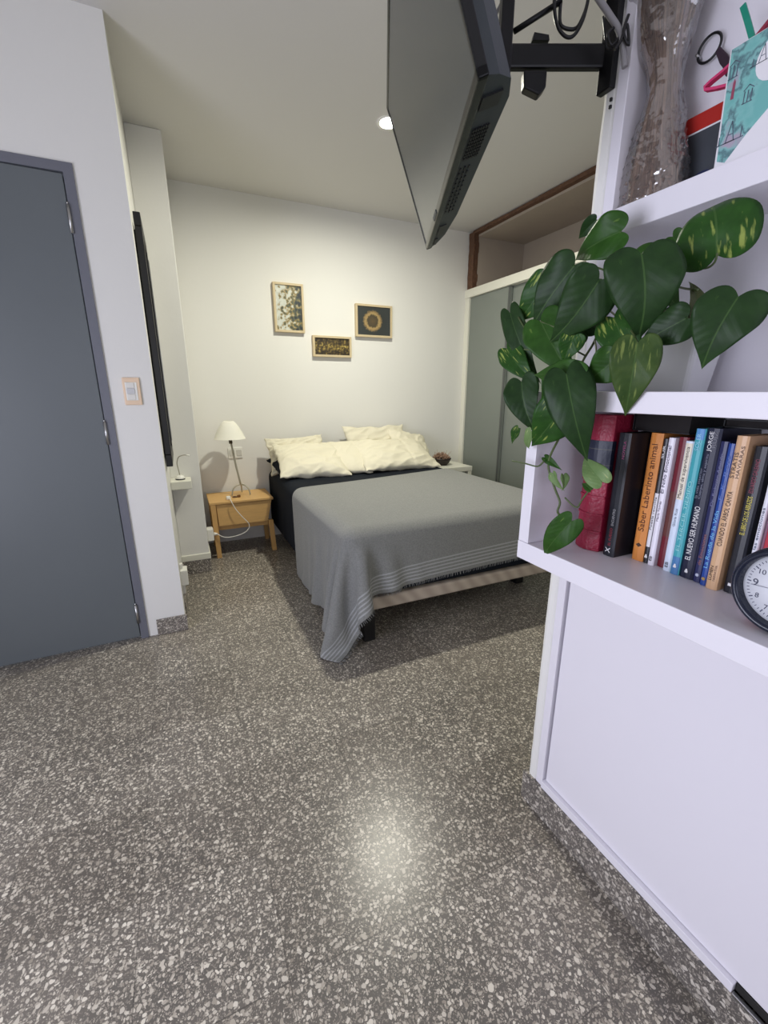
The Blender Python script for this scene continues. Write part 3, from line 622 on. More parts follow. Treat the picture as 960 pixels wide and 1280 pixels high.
# ---------------------------------------------------------------- shelf unit
bs=thing('bookshelf','white open bookshelf with a projecting book box and closed base','bookshelf',(.89,.1,.1))
Y0=-.75; YE=.745
obj('upright',box((.84,YE-.024,1.2095),(.9445,YE,Hc-.001),.0015),M_white,bs)
obj('upper_shelf',box((.80,Y0,1.50),(.9445,YE-.0005,1.545),.0015),M_white,bs)
obj('back_panel',box((.945,Y0,.832),(.9655,YE-.001,Hc-.001)),M_white,bs)
obj('box_floor',box((.69,Y0,.832),(.9445,YE-.001,.874),.0015),M_white,bs)
obj('box_top',box((.69,Y0,1.174),(.9445,YE-.001,1.2092),.0015),M_white,bs)
obj('box_side',box((.691,YE-.032,.8745),(.944,YE-.0015,1.1735),.001),M_white,bs)
obj('front_panel',box((.848,Y0,.122),(.9445,.716,.8315),.001),M_white,bs)
obj('base_stile',box((.8405,.7225,.098),(.9445,.7455,.8315),.0015),M_white,bs)
obj('base_rail',box((.836,.225,.098),(.9445,.722,.1205),.0015),M_white,bs)
obj('groove',box((.856,.7162,.1),(.9,.7222,.8315)),mat('groove_grey',srgb(150,148,156),.6),bs)
obj('metal_strip',MB().box((.834,Y0,.0985),(.842,.2235,.104),.001),M_steel,bs); obj('rail_gap',MB().box((.845,Y0,.104),(.93,.2235,.1215),.001),M_dark,bs)
# ---------------------------------------------------------------- books
M_page=mat('page_block',srgb(226,218,198),.8,bump=.1,bscale=300,stretch=(1,8,.2))
def spineM(xs,y,z): # matrix for lettering reading upward on a spine facing -x
    return Matrix(((0,0,-1,xs),(0,1,0,y),(1,0,0,z),(0,0,0,1)))
ZB=.8745
BT_=[]
inks={}
def ink(c):
    k=tuple(c)
    if k not in inks: inks[k]=mat('ink_%02x%02x%02x'%k,srgb(*c),.5)
    return inks[k]
def book(label,y0,y1,zt,xs,col,texts=(),bands=(),depth=.118,rnd=.002,x1=None,mark=None):
    x1=x1 or min(.9435,xs+depth)
    b=thing('book',label,'book',((xs+x1)/2,(y0+y1)/2,ZB),'books standing on the lower shelf')
    cm=mat('cover',srgb(*col),.38,var=.05,vscale=30)
    th=.0016
    c=MB(); w=y1-y0
    # cover: rounded spine and two boards as one shell
    pts=[(xs+.003,y0),(x1,y0),(x1,y0+th),(xs+.005,y0+th),(xs+.003,y0+w/2),(xs+.005,y1-th),(x1,y1-th),(x1,y1),(xs+.003,y1),(xs+.0008,y1-w*.16),(xs,y0+w*.5),(xs+.0008,y0+w*.16)]
    c.prism(pts,ZB,zt,'z'); cv=obj('cover',c,cm,b)
    obj('pages',box((xs+.0055,y0+th+.0002,ZB+.002),(x1-.003,y1-th-.0002,zt-.003)),M_page,b)
    for (za,zb,cc) in bands: obj('spine_panel',MB().prism([(xs+.003,y0+.0002),(xs+.003,y1-.0002),(xs+.0006,y1-w*.16),(xs-.0003,y0+w*.5),(xs+.0006,y0+w*.16)],ZB+(zt-ZB)*za,ZB+(zt-ZB)*zb,'z'),ink(cc),b)
    for (t,za,zb,fy,sz,cc) in texts:
        z0=ZB+(zt-ZB)*za; L=(zt-ZB)*(zb-za)
        lettering(t,sz,spineM(xs-.0005,y0+w*fy,z0),ink(cc),cv,'lettering',width=L)
    if mark: 
        kind,za,cc=mark; zc=ZB+(zt-ZB)*za; m=MB(); yc=(y0+y1)/2
        if kind=='bird':
            m.lathe([(.0001,0),(.0026,.0),(.0030,.0025),(.0022,.0045),(.0001,.005)],(0,0,0),n=12,M=Matrix.Translation((xs-.0003,yc,zc))@Matrix.Diagonal((.15,1,1,1))); m.lathe([(.0001,.0045),(.0017,.005),(.0018,.0066),(.0001,.0078)],(0,0,0),n=12,M=Matrix.Translation((xs-.0003,yc,zc))@Matrix.Diagonal((.15,1,1,1)))
        elif kind=='disc': m.prism([(yc+.003*math.cos(a),zc+.003*math.sin(a)) for a in [k*math.pi/8 for k in range(16)]],xs-.0006,xs+.001,'x')
        elif kind=='diamond': m.prism([(yc-.006,zc),(yc,zc+.0045),(yc+.006,zc),(yc,zc-.0045)],xs-.0006,xs+.001,'x')
        elif kind=='bar': m.prism([(yc-.004,zc-.002),(yc+.004,zc-.002),(yc+.004,zc+.003),(yc-.004,zc+.003)],xs-.0006,xs+.001,'x')
        obj('emblem',m,ink(cc),cv)
    return b
WH=(236,236,236); INKD=(44,36,34)
# big crimson leather volume
rb=thing('book','big crimson leather-bound book with a navy spine label, first on the shelf','book',(.86,.64,ZB),'books standing on the lower shelf')
M_crim=mat('crimson_leather',srgb(150,28,58),.42,bump=.25,bscale=120,var=.12,vscale=40)
def spineprof(xs,y0,y1,x1): 
    w=y1-y0; P=[]
    for k in range(9):
        a=math.pi*k/8; P.append((xs+.012*(1-math.sin(a)),y1-(y1-y0)*k/8))
    return [(x1,y1)]+P+[(x1,y0)]
rx,ry0,ry1,rz=.778,.607,.668,1.164
obj('cover',MB().prism(spineprof(rx,ry0,ry1,.862),ZB,rz,'z',bev=.0015),M_crim,rb)
for z in (.915,.953,.992,1.026): obj('raised_band',MB().prism(spineprof(rx-.0025,ry0-.0006,ry1+.0006,.80),z,z+.005,'z',bev=.001),M_crim,rb)
obj('spine_label',MB().prism(spineprof(rx-.0012,ry0-.0003,ry1+.0003,.80),1.046,1.112,'z'),mat('navy_leather',srgb(30,36,56),.45,bump=.1,bscale=100),rb)
for z in (1.062,1.094): obj('gilt_line',MB().prism(spineprof(rx-.0016,ry0-.0004,ry1+.0004,.795),z,z+.0015,'z'),mat('faded_gilt',srgb(86,86,82),.5),rb)
book('thick black book with a white X at the foot of its spine',.570,.596,1.131,.789,(24,27,36),[('X',.03,.075,.5,.016,WH),('ENCUENTRO',.26,.40,.42,.008,(170,170,172)),('EL FUEGO',.09,.24,.45,.008,(150,50,62)),('NOVELA',.80,.94,.35,.008,(150,70,110))],depth=.14)
book('dark brown and amber book set back beside the thick black one',.5535,.5692,1.130,.845,(58,34,22),bands=[(.55,1,(150,92,34))])
book('orange book with dark brush-script title and a diamond mark',.5288,.5528,1.133,.822,(214,138,68),[('Saber Laberinto animal',.24,.92,.5,.017,(92,48,24))],mark=('diamond',.13,(70,44,30)))
book('slim book, black above and white below, right of the orange one',.5185,.5282,1.124,.824,(40,40,46),[('Poesía reunida',.28,.55,.5,.006,(90,90,96)),('SUR',.85,.95,.5,.006,WH)],bands=[(.14,.58,(226,224,228))],mark=('bird',.045,WH))
book('white book titled in dark type, left of the dark red one',.5058,.5180,1.127,.822,(236,232,242),[('El Niño Emocional',.58,.94,.5,.0085,(62,58,84)),('María Torres',.36,.52,.5,.006,(120,116,130)),('EB',.035,.075,.5,.007,(40,40,50))])
book('dark red book with a faded painted spine',.4875,.5052,1.129,.832,(110,26,40),bands=[(.25,.6,(98,52,46))])
book('thin cream and pale blue handbook left of the teal book',.4722,.4868,1.124,.822,(214,226,242),[('Manual de supervivencia',.58,.96,.5,.0085,(50,48,52)),('Gloria Ruiz',.36,.50,.5,.006,(130,140,155)),('EB',.03,.075,.5,.008,(30,36,46))],bands=[(.57,.985,(232,224,204))])
book('teal book with pale lettering between white and navy books',.4552,.4716,1.147,.820,(70,168,178),[('EL TERCER TIEMPO',.17,.66,.5,.009,(150,214,216)),('SOLER',.86,.97,.5,.010,(150,205,225))],bands=[(.0,.13,(74,126,178)),(.93,1,(92,150,206))],mark=('bird',.05,WH))
book('navy book titled EL NUEVO SER HUMANO in white capitals',.4312,.4546,1.149,.822,(26,30,54),[('EL NUEVO SER HUMANO',.13,.50,.55,.013,WH),('Cuerpo, alma y espíritu',.55,.84,.62,.006,(130,134,150)),('la vida interior',.55,.75,.85,.006,(120,124,140)),('JORGE',.86,.98,.6,.009,WH),('RUIZ',.88,.98,.3,.009,(120,120,130))],mark=('bird',.04,WH))
book('dark blue book about emotions with rust-coloured title',.4166,.4306,1.129,.822,(38,42,86),[('de Emociones',.13,.36,.5,.008,(150,96,96)),('Dr. Roberto Aguado',.56,.92,.5,.006,(120,122,160))],mark=('disc',.055,(190,196,215)))
book('bright blue slim book titled La Rueda de la Vida',.4050,.4160,1.127,.818,(34,70,150),[('La Rueda de la Vida',.13,.55,.5,.009,(120,190,236)),('E. K. Ross',.62,.92,.5,.006,(90,120,190))],mark=('disc',.05,(170,140,80)))
book('tan book titled CUANDO EL ARBOL CANTA, right of the blue books',.3862,.4042,1.141,.814,(214,174,134),[('CUANDO EL ÁRBOL CANTA',.30,.66,.5,.0105,(70,54,46)),('STRATIS',.74,.90,.68,.009,(86,70,62)),('HAVIARAS',.74,.94,.28,.007,(120,98,84)),('LUMEN',.06,.16,.68,.007,(60,44,40)),('NARRATIVA',.06,.17,.34,.005,(120,92,76))])
book('black book titled EL LIBRO DE LOS ABRAZOS in yellow',.3615,.3818,1.126,.826,(34,36,44),[('EL LIBRO DE LOS ABRAZOS',.42,.68,.5,.010,(214,200,84)),('EDUARDO GALEANO',.70,.92,.55,.009,(140,58,78))],mark=('bar',.06,WH))
book('thin white book with small dark title beside the red one',.3470,.3545,1.128,.826,(232,232,240),[('Historia de las emociones',.10,.62,.5,.0055,(70,84,110))])
book('pink-grey pamphlet squeezed between white and red books',.3420,.3462,1.120,.832,(150,110,130))
book('red book with white lettering behind the clock',.3225,.3414,1.133,.828,(196,62,76),[('Bienvenido',.44,.62,.5,.010,(240,190,200)),('la sencillez',.64,.92,.5,.008,(226,120,132))])
book('dark maroon and grey book at the right end behind the clock',.292,.3215,1.136,.842,(96,26,46),bands=[(0,.52,(88,92,98))])
def flatbook(label,x0,x1,y0,y1,z,h,col):
    b=thing('book',label,'book',((x0+x1)/2,(y0+y1)/2,z),'books lying on top of the row'); cm=mat('cover_flat',srgb(*col),.5)
    obj('cover',MB().box((x0,y0,z),(x1,y1,z+.0016)).box((x0,y0,z+h-.0016),(x1,y1,z+h)).box((x0,y1-.002,z),(x1,y1,z+h),.0),cm,b)
    obj('pages',box((x0+.003,y0+.003,z+.0018),(x1-.003,y1-.0022,z+h-.0018)),M_page if col[0]>200 else mat('dark_pages',srgb(26,22,22),.9),b)
flatbook('black book lying flat on top of the tan and black books',.862,.940,.300,.452,1.1495,.014,(14,16,20))
flatbook('dark flat book above the white and orange books, enlarged and blackened to stand for shade',.832,.940,.488,.600,1.1340,.037,(14,12,18))  # extra bulk and near-black colour stand in for the shade above the row
# ---------------------------------------------------------------- clock
CX_,CY_,CZ_,CR=.738,.266,.9405,.0645
MC=Matrix(((0,0,-1,CX_),(-1,0,0,CY_),(0,1,0,CZ_),(0,0,0,1)))
ck=thing('clock','round navy-rimmed desk clock with white dial before the books','clock',(CX_,CY_,ZB))
obj('rim',MB().lathe([(.052,-.004),(.053,.010),(.056,.014),(.060,.013),(.0635,.008),(CR,-.004),(.0635,-.018),(.05,-.024),(.05,-.01),(.052,-.004)],(0,0,0),n=64,M=MC),mat('navy_plastic_rim',srgb(22,28,46),.25),ck)
dial=obj('dial',MB().lathe([(.0001,-.002),(.0525,-.002),(.0525,-.006),(.0001,-.006)],(0,0,0),n=64,M=MC),mat('white_dial',srgb(232,234,240),.5),ck)
obj('back_case',MB().lathe([(.0001,-.03),(.05,-.024),(.05,-.006),(.0001,-.006)],(0,0,0),n=48,M=MC),M_black,ck)
tk=MB()
for k in range(60):
    a=2*math.pi*k/60; l=.0048 if k%5==0 else .003; w=.0007 if k%5==0 else .0004
    tk.box((-w,.0445-l+.003,-.0021),(w,.0475,-.0014),M=MC@Matrix.Rotation(-a,4,'Z'))
obj('minute_marks',tk,ink((70,74,96)),dial)
for h in range(1,13):
    a=math.pi/2-2*math.pi*h/12; sz=.0155 if h%3==0 else .0105
    cu=len(str(h))
    lettering(str(h),sz,MC@Matrix.Translation((.0365*math.cos(a)-sz*.3*cu,.0365*math.sin(a)-.0005,-.0016)),ink((58,62,84)),dial,'numeral')
hand=MB(); hand.prism([(-.0018,-.006),(.0018,-.006),(.0014,.024),(0,.030),(-.0014,.024)],-.0013,-.0008,'z',M=MC@Matrix.Rotation(D(38),4,'Z')); obj('hour_hand',hand,ink((30,32,44)),ck)
hand=MB(); hand.prism([(-.0012,-.008),(.0012,-.008),(.0008,.038),(-.0008,.038)],-.0007,-.0003,'z',M=MC@Matrix.Rotation(D(-60),4,'Z')); obj('minute_hand',hand,ink((30,32,44)),ck)
hand=MB(); hand.prism([(-.0004,-.01),(.0004,-.01),(.0003,.042),(-.0003,.042)],-.0002,.0001,'z',M=MC@Matrix.Rotation(D(96),4,'Z')); hand.cyl(MC@Vector((0,0,-.002)),MC@Vector((0,0,.001)),.003,n=14); obj('second_hand',hand,ink((120,124,140)),ck)
obj('foot',MB().box((CX_+.012,CY_-.022,ZB),(CX_+.036,CY_+.022,ZB+.025),.003),M_black,ck)
# ---------------------------------------------------------------- upper shelf: dried bouquet, bag, box, keyring
ZU=1.5452
bq=thing('dried_bouquet','dried brown flower bouquet wrapped in clear bubble film','bouquet',(.885,.672,ZU))
M_stalk=mat('dried_stalk',srgb(140,112,90),.85,var=.35,vscale=40)
M_husk=mat('dried_husk',srgb(122,92,72),.9,bump=.5,bscale=90,var=.45,vscale=60)
def bprof(z): # centre y, ry, rx against height above shelf
    K=[(0,.672,.060,.038),(.06,.674,.056,.038),(.14,.676,.040,.031),(.20,.675,.027,.024),(.235,.680,.028,.025),(.29,.694,.050,.034),(.36,.705,.074,.044),(.46,.71,.085,.050)]
    for a,c in zip(K,K[1:]):
        if z<=c[0]:
            t=(z-a[0])/(c[0]-a[0]); t=t*t*(3-2*t)*.5+t*.5; return [a[i]+(c[i]-a[i])*t for i in (1,2,3)]
    return K[-1][1:]
rng=random.Random(11); stk=MB()
for i in range(150):
    a=rng.random()*6.283; q=rng.random()**.5*.92; pts=[]
    tw=rng.uniform(-.5,.5); top=rng.uniform(.30,.45)
    for k in range(9):
        z=.004+top*k/8; cy,ry,rx_=bprof(z); aa=a+tw*k/8
        pts.append((.885+math.cos(aa)*rx_*q,cy+math.sin(aa)*ry*q,ZU+z))
    stk.tube(pts,[.0022]*9,n=5,smooth=1)
o=obj('stalks',stk,M_stalk,bq); o['kind']='stuff'
hs=MB()
for i in range(420):
    z=rng.random()**1.4*.15+.006 if i<260 else rng.uniform(.25,.45)
    cy,ry,rx_=bprof(z); a=rng.random()*6.283; q=rng.uniform(.75,.97)
    p=Vector((.885+math.cos(a)*rx_*q,cy+math.sin(a)*ry*q,ZU+z)); d=Vector((rng.uniform(-1,1),rng.uniform(-1,1),rng.uniform(-1,1.6))).normalized()*rng.uniform(.006,.013)
    hs.tube([p-d*.5,p,p+d*.5],[.0012,.0036,.0008],n=5,smooth=2)
o=obj('seed_heads',hs,M_husk,bq); o['kind']='stuff'
for sc_,nm in ((.86,'bundle_core'),):
    t=bmesh.new(); rr=[]
    for k in range(27):
        z=.004+.45*k/26; cy,ry,rx_=bprof(z)
        rr.append([t.verts.new((.885+math.cos(j*6.2832/28)*rx_*sc_*(1+.08*noise.noise(Vector((j,z*20,0)))),cy+math.sin(j*6.2832/28)*ry*sc_*(1+.08*noise.noise(Vector((j+40,z*20,0)))),ZU+z)) for j in range(28)])
    for a,c in zip(rr,rr[1:]):
        for j in range(28): f=t.faces.new((a[j],a[(j+1)%28],c[(j+1)%28],c[j])); f.smooth=True
    obj(nm,t,mat('dried_bundle',srgb(108,84,66),.9,bump=.8,bscale=120,var=.5,vscale=70,stretch=(1,1,.35)),bq)
M_film=bpy.data.materials.new('clear_film'); M_film.use_nodes=True; nt=M_film.node_tree; nt.nodes.clear()
oo=nt.nodes.new('ShaderNodeOutputMaterial'); mxs=nt.nodes.new('ShaderNodeMixShader'); tr=nt.nodes.new('ShaderNodeBsdfTransparent'); gl_=nt.nodes.new('ShaderNodeBsdfGlossy'); gl_.inputs['Roughness'].default_value=.12
fz=nt.nodes.new('ShaderNodeLayerWeight'); fz.inputs[0].default_value=.35
rm=nt.nodes.new('ShaderNodeMapRange'); rm.inputs[3].default_value=.18; rm.inputs[4].default_value=.7; nt.links.new(fz.outputs['Fresnel'],rm.inputs[0])
tc=nt.nodes.new('ShaderNodeTexCoord'); nn=nt.nodes.new('ShaderNodeTexNoise'); nn.inputs['Scale'].default_value=35; nt.links.new(tc.outputs['Object'],nn.inputs['Vector']); bp=nt.nodes.new('ShaderNodeBump'); bp.inputs['Strength'].default_value=.6; bp.inputs['Distance'].default_value=.01; nt.links.new(nn.outputs[0],bp.inputs['Height']); nt.links.new(bp.outputs[0],gl_.inputs['Normal'])
df=nt.nodes.new('ShaderNodeBsdfDiffuse'); df.inputs[0].default_value=(.85,.82,.82,1); m0=nt.nodes.new('ShaderNodeMixShader'); m0.inputs[0].default_value=.08; nt.links.new(tr.outputs[0],m0.inputs[1]); nt.links.new(df.outputs[0],m0.inputs[2])
nt.links.new(rm.outputs[0],mxs.inputs[0]); nt.links.new(m0.outputs[0],mxs.inputs[1]); nt.links.new(gl_.outputs[0],mxs.inputs[2]); nt.links.new(mxs.outputs[0],oo.inputs[0])
t=bmesh.new(); rr=[]; NJ=96; NK=110
for k in range(NK+1):
    z=.001+.46*k/NK; cy,ry,rx_=bprof(z); r=[]
    for j in range(NJ):
        a=j*2*math.pi/NJ; w=1.13+.10*noise.noise(Vector((math.cos(a)*2.2,math.sin(a)*2.2,z*14)))+(.03*abs(noise.noise(Vector((math.cos(a)*6,math.sin(a)*6,z*30)))))
        if z<.17:
            ph=(k%4<2); bub=max(0,math.sin(j*math.pi/2+(math.pi/2 if (k//4)%2 else 0)))*max(0,math.sin(k*math.pi/2)); w+=.075*bub
        r.append(t.verts.new((.885+math.cos(a)*min(rx_*w,.052),cy+math.sin(a)*ry*w,ZU+z)))
    rr.append(r)
for a,c in zip(rr,rr[1:]):
    for j in range(NJ): f=t.faces.new((a[j],a[(j+1)%NJ],c[(j+1)%NJ],c[j])); f.smooth=True
obj('film_wrap',t,M_film,bq)
# teal printed bag
bg=thing('gift_bag','teal printed paper bag with sketches and ribbons on the upper shelf','bag',(.89,.47,ZU))
M_teal=bpy.data.materials.new('teal_print'); M_teal.use_nodes=True; nt=M_teal.node_tree; pb=nt.nodes['Principled BSDF']; pb.inputs['Roughness'].default_value=.55
tc=nt.nodes.new('ShaderNodeTexCoord'); v=nt.nodes.new('ShaderNodeTexNoise'); v.inputs['Scale'].default_value=26; v.inputs['Detail'].default_value=6; nt.links.new(tc.outputs['Object'],v.inputs['Vector'])
r=ramp(nt,[(.40,srgb(112,178,174)),(.48,srgb(126,186,182)),(.54,srgb(86,120,126)),(.58,srgb(130,184,182)),(.66,srgb(170,160,176))]); nt.links.new(v.outputs[0],r.inputs[0]); nt.links.new(r.outputs[0],pb.inputs['Base Color'])
M_paper=mat('white_paper',srgb(230,228,232),.6); xb=.862
obj('bag_body',MB().prism([(.546,ZU),(.552,1.733),(.39,1.733),(.39,ZU)],xb,.925,'x',bev=.002),M_paper,bg)
obj('printed_front',MB().prism([(.5425,1.578),(.549,1.731),(.392,1.731),(.392,1.64),(.47,1.632),(.505,1.60),(.53,1.572)],xb-.0008,xb,'x'),M_teal,bg)
SK=[MB()]
def skline(p,q,w=.0007):
    SK[0].tube([(xb-.0012,)+p,(xb-.0012,)+q],w,n=4,smooth=0)
for (yc,zc,k) in ((.528,1.60,1),(.50,1.69,.8),(.455,1.66,1)):
    SK[0]=MB(); skline((yc-.006*k,zc),(yc,zc+.028*k)); skline((yc+.006*k,zc),(yc,zc+.028*k)); skline((yc-.008*k,zc),(yc+.008*k,zc)); skline((yc-.003*k,zc+.01*k),(yc+.003*k,zc+.01*k)); skline((yc-.016*k,zc),(yc-.016*k,zc+.014*k)); skline((yc+.016*k,zc),(yc+.016*k,zc+.012*k)); skline((yc-.02*k,zc),(yc+.02*k,zc)); obj('printed_sketch',SK[0],ink((92,104,120)),bg)
for (yc,zc) in ((.540,1.69),(.512,1.645)):
    SK[0]=MB()
    for d in (-.005,0,.005): skline((yc+d,zc),(yc+d,zc+.016))
    skline((yc-.007,zc),(yc+.007,zc)); skline((yc-.007,zc+.017),(yc,zc+.023)); skline((yc+.007,zc+.017),(yc,zc+.023)); obj('printed_sketch',SK[0],ink((92,104,120)),bg)
obj('printed_tower',MB().prism([(.538,1.660),(.5335,1.660),(.534,1.682),(.536,1.687),(.5375,1.682)],xb-.0014,xb-.0006,'x'),ink((150,70,92)),bg)
obj('printed_badge',MB().prism([(.482+.026*math.cos(a),1.69+.03*math.sin(a)) for a in [k*math.pi/12 for k in range(24)]],xb-.0016,xb-.0009,'x'),M_paper,bg)
M_pink=mat('pink_ribbon',srgb(206,58,110),.45); M_green=mat('green_ribbon',srgb(18,136,112),.45)
def ribbon(pts,w,th=.0012,dirw=Vector((1,0,0))):
    t=bmesh.new(); P=[Vector(p) for p in pts]; rr=[]
    for i,p in enumerate(P):
        d=(P[min(i+1,len(P)-1)]-P[max(i-1,0)]).normalized(); nrm=dirw.cross(d).normalized()
        rr.append([t.verts.new(p+dirw*sx_*w/2+nrm*sn*th/2) for sx_,sn in ((-1,-1),(1,-1),(1,1),(-1,1))])
    for a,c in zip(rr,rr[1:]):
        for k in range(4): t.faces.new((a[k],a[(k+1)%4],c[(k+1)%4],c[k]))
    t.faces.new(rr[0]); t.faces.new(rr[-1]); bmesh.ops.recalc_face_normals(t,faces=t.faces[:]); return t
obj('handle',ribbon([(.875,.552,1.690),(.872,.570,1.694),(.870,.586,1.699),(.870,.5875,1.704),(.871,.580,1.708),(.872,.562,1.713),(.873,.545,1.720),(.874,.52,1.735)],.010,.004),M_pink,bg)
obj('handle',ribbon([(.88,.532,1.732),(.88,.518,1.742),(.88,.508,1.750)],.012,.005),mat('dark_red_ribbon',srgb(140,40,62),.5),bg)
obj('bow_end',ribbon([(.895,.537,1.728),(.89,.5395,1.75),(.884,.548,1.775),(.882,.557,1.797)],.003,.008),M_green,bg)
# red banded box behind
rbx=thing('box','dark picture box with a red top band between bouquet and teal bag','box',(.93,.59,ZU))
obj('box_body',MB().box((.918,.556,ZU),(.944,.664,1.667),.001),mat('dark_print',srgb(70,74,80),.35,var=.3,vscale=14),rbx)
obj('red_band',MB().box((.917,.5555,1.6672),(.9443,.6645,1.694),.001),mat('red_card',srgb(176,40,32),.4),rbx)
obj('white_line',MB().box((.9172,.5555,1.6642),(.9443,.6645,1.6668)),M_paper,rbx)
obj('blue_patch',MB().prism([(.60+.034*math.cos(a),ZU+.012+.04*max(-.2,math.sin(a))) for a in [k*math.pi/12 for k in range(24)]],.9170,.9178,'x'),ink((30,40,86)),rbx)
kr=thing('keyring','black ring with a leather strap hanging on the shelf back','keyring',(.935,.62,1.73))
obj('hook',MB().cyl((.9445,.655,1.795),(.928,.655,1.799),.0022,n=8),M_steel,kr)
obj('ring',MB().tube([(.934,.636+.0195*math.cos(a),1.800+.0195*math.sin(a)) for a in [k*math.pi/12 for k in range(25)]],.0022,n=8,smooth=1),M_black,kr)
obj('strap',MB().prism([(.617,1.792),(.623,1.786),(.612,1.764),(.606,1.756),(.598,1.739),(.590,1.738),(.594,1.760),(.601,1.772)],.932,.937,'x',bev=.001),mat('dark_leather',srgb(52,34,48),.5),kr)
# ---------------------------------------------------------------- pothos
LEAVES=[
((0.74, 0.612, 1.479),(0.7, 0.689, 1.464),0.075,0.25,'light',25,(-0.72, -0.65, -0.26)),
((0.78, 0.467, 1.413),(0.73, 0.465, 1.481),0.111,0.1,'varieg',0,(-0.82, -0.51, -0.26)),
((0.68, 0.519, 1.414),(0.66, 0.493, 1.309),0.110,0.12,'dark',0,(-0.79, -0.59, -0.18)),
((0.75, 0.586, 1.429),(0.74, 0.484, 1.352),0.085,0.2,'light',-30,(-0.8, -0.57, -0.19)),
((0.72, 0.458, 1.317),(0.69, 0.513, 1.286),0.060,0.2,'dark',10,(-0.82, -0.56, -0.11)),
((0.72, 0.392, 1.335),(0.69, 0.401, 1.251),0.086,0.1,'dark',0,(-0.87, -0.49, -0.1)),
((0.76, 0.464, 1.316),(0.76, 0.473, 1.386),0.031,0.4,'olive',25,(-0.84, -0.52, -0.16)),
((0.7, 0.67, 1.435),(0.66, 0.732, 1.338),0.092,0.15,'dark',10,(-0.69, -0.71, -0.18)),
((0.66, 0.577, 1.386),(0.63, 0.648, 1.291),0.090,0.12,'dark',0,(-0.72, -0.68, -0.14)),
((0.7, 0.736, 1.421),(0.67, 0.797, 1.35),0.072,0.2,'varieg',10,(-0.66, -0.74, -0.17)),
((0.68, 0.816, 1.372),(0.66, 0.729, 1.246),0.052,0.3,'dark',20,(-0.65, -0.75, -0.1)),
((0.67, 0.806, 1.299),(0.66, 0.719, 1.24),0.056,0.2,'varieg',0,(-0.66, -0.75, -0.06)),
((0.66, 0.701, 1.34),(0.65, 0.612, 1.248),0.084,0.2,'light',0,(-0.7, -0.71, -0.09)),
((0.67, 0.624, 1.307),(0.66, 0.634, 1.259),0.045,0.2,'varieg',0,(-0.72, -0.68, -0.08)),
((0.65, 0.585, 1.236),(0.63, 0.696, 1.245),0.052,0.3,'light',10,(-0.71, -0.71, -0.03)),
((0.63, 0.595, 1.238),(0.61, 0.523, 1.123),0.085,0.12,'dark',0,(-0.74, -0.67, 0.04)),
((0.65, 0.607, 1.187),(0.63, 0.677, 1.09),0.086,0.2,'varieg',0,(-0.7, -0.71, 0.08)),
((0.66, 0.741, 1.228),(0.65, 0.69, 1.133),0.072,0.3,'dark',15,(-0.67, -0.74, 0.03)),
((0.68, 0.539, 1.263),(0.66, 0.585, 1.222),0.063,0.15,'light',0,(-0.77, -0.64, -0.04)),
((0.67, 0.496, 1.282),(0.65, 0.484, 1.18),0.073,0.15,'olivev',0,(-0.8, -0.6, -0.03)),
((0.7, 0.569, 1.331),(0.68, 0.508, 1.266),0.072,0.15,'varieg',0,(-0.78, -0.61, -0.1)),
((0.66, 0.739, 1.132),(0.66, 0.766, 1.095),0.022,0.5,'varieg',30,(-0.66, -0.75, 0.1)),
((0.65, 0.69, 1.13),(0.65, 0.718, 1.087),0.024,0.5,'pale',30,(-0.67, -0.73, 0.11)),
((0.69, 0.599, 0.958),(0.65, 0.629, 0.872),0.057,0.15,'light',0,(-0.7, -0.64, 0.31)),
((0.71, 0.558, 1.046),(0.7, 0.601, 1.092),0.044,0.2,'pale',0,(-0.76, -0.63, 0.15)),
((0.7, 0.667, 1.043),(0.7, 0.645, 1.01),0.021,0.6,'pale',40,(-0.72, -0.67, 0.19)),
((0.7, 0.641, 1.044),(0.7, 0.629, 1.017),0.020,0.6,'pale',-40,(-0.73, -0.66, 0.19)),
((0.8, 0.555, 1.463),(0.8, 0.517, 1.427),0.033,0.3,'light',0,(-0.81, -0.54, -0.24)),
((0.7, 0.694, 1.073),(0.7, 0.651, 1.056),0.017,0.5,'light',0,(-0.71, -0.69, 0.15)),
((0.7, 0.572, 1.028),(0.7, 0.6, 1.039),0.014,0.5,'light',0,(-0.75, -0.63, 0.19)),
((0.72, 0.637, 1.386),(0.7, 0.702, 1.417),0.053,0.3,'light',20,(-0.71, -0.67, -0.19)),
((0.72, 0.638, 1.31),(0.7, 0.663, 1.348),0.047,0.3,'dark',0,(-0.73, -0.67, -0.12)),
((0.68, 0.658, 1.238),(0.66, 0.682, 1.193),0.062,0.3,'light',0,(-0.71, -0.71, -0.01)),
((0.75, 0.677, 1.518),(0.74, 0.707, 1.492),0.031,0.3,'dark',0,(-0.7, -0.65, -0.28)),
]
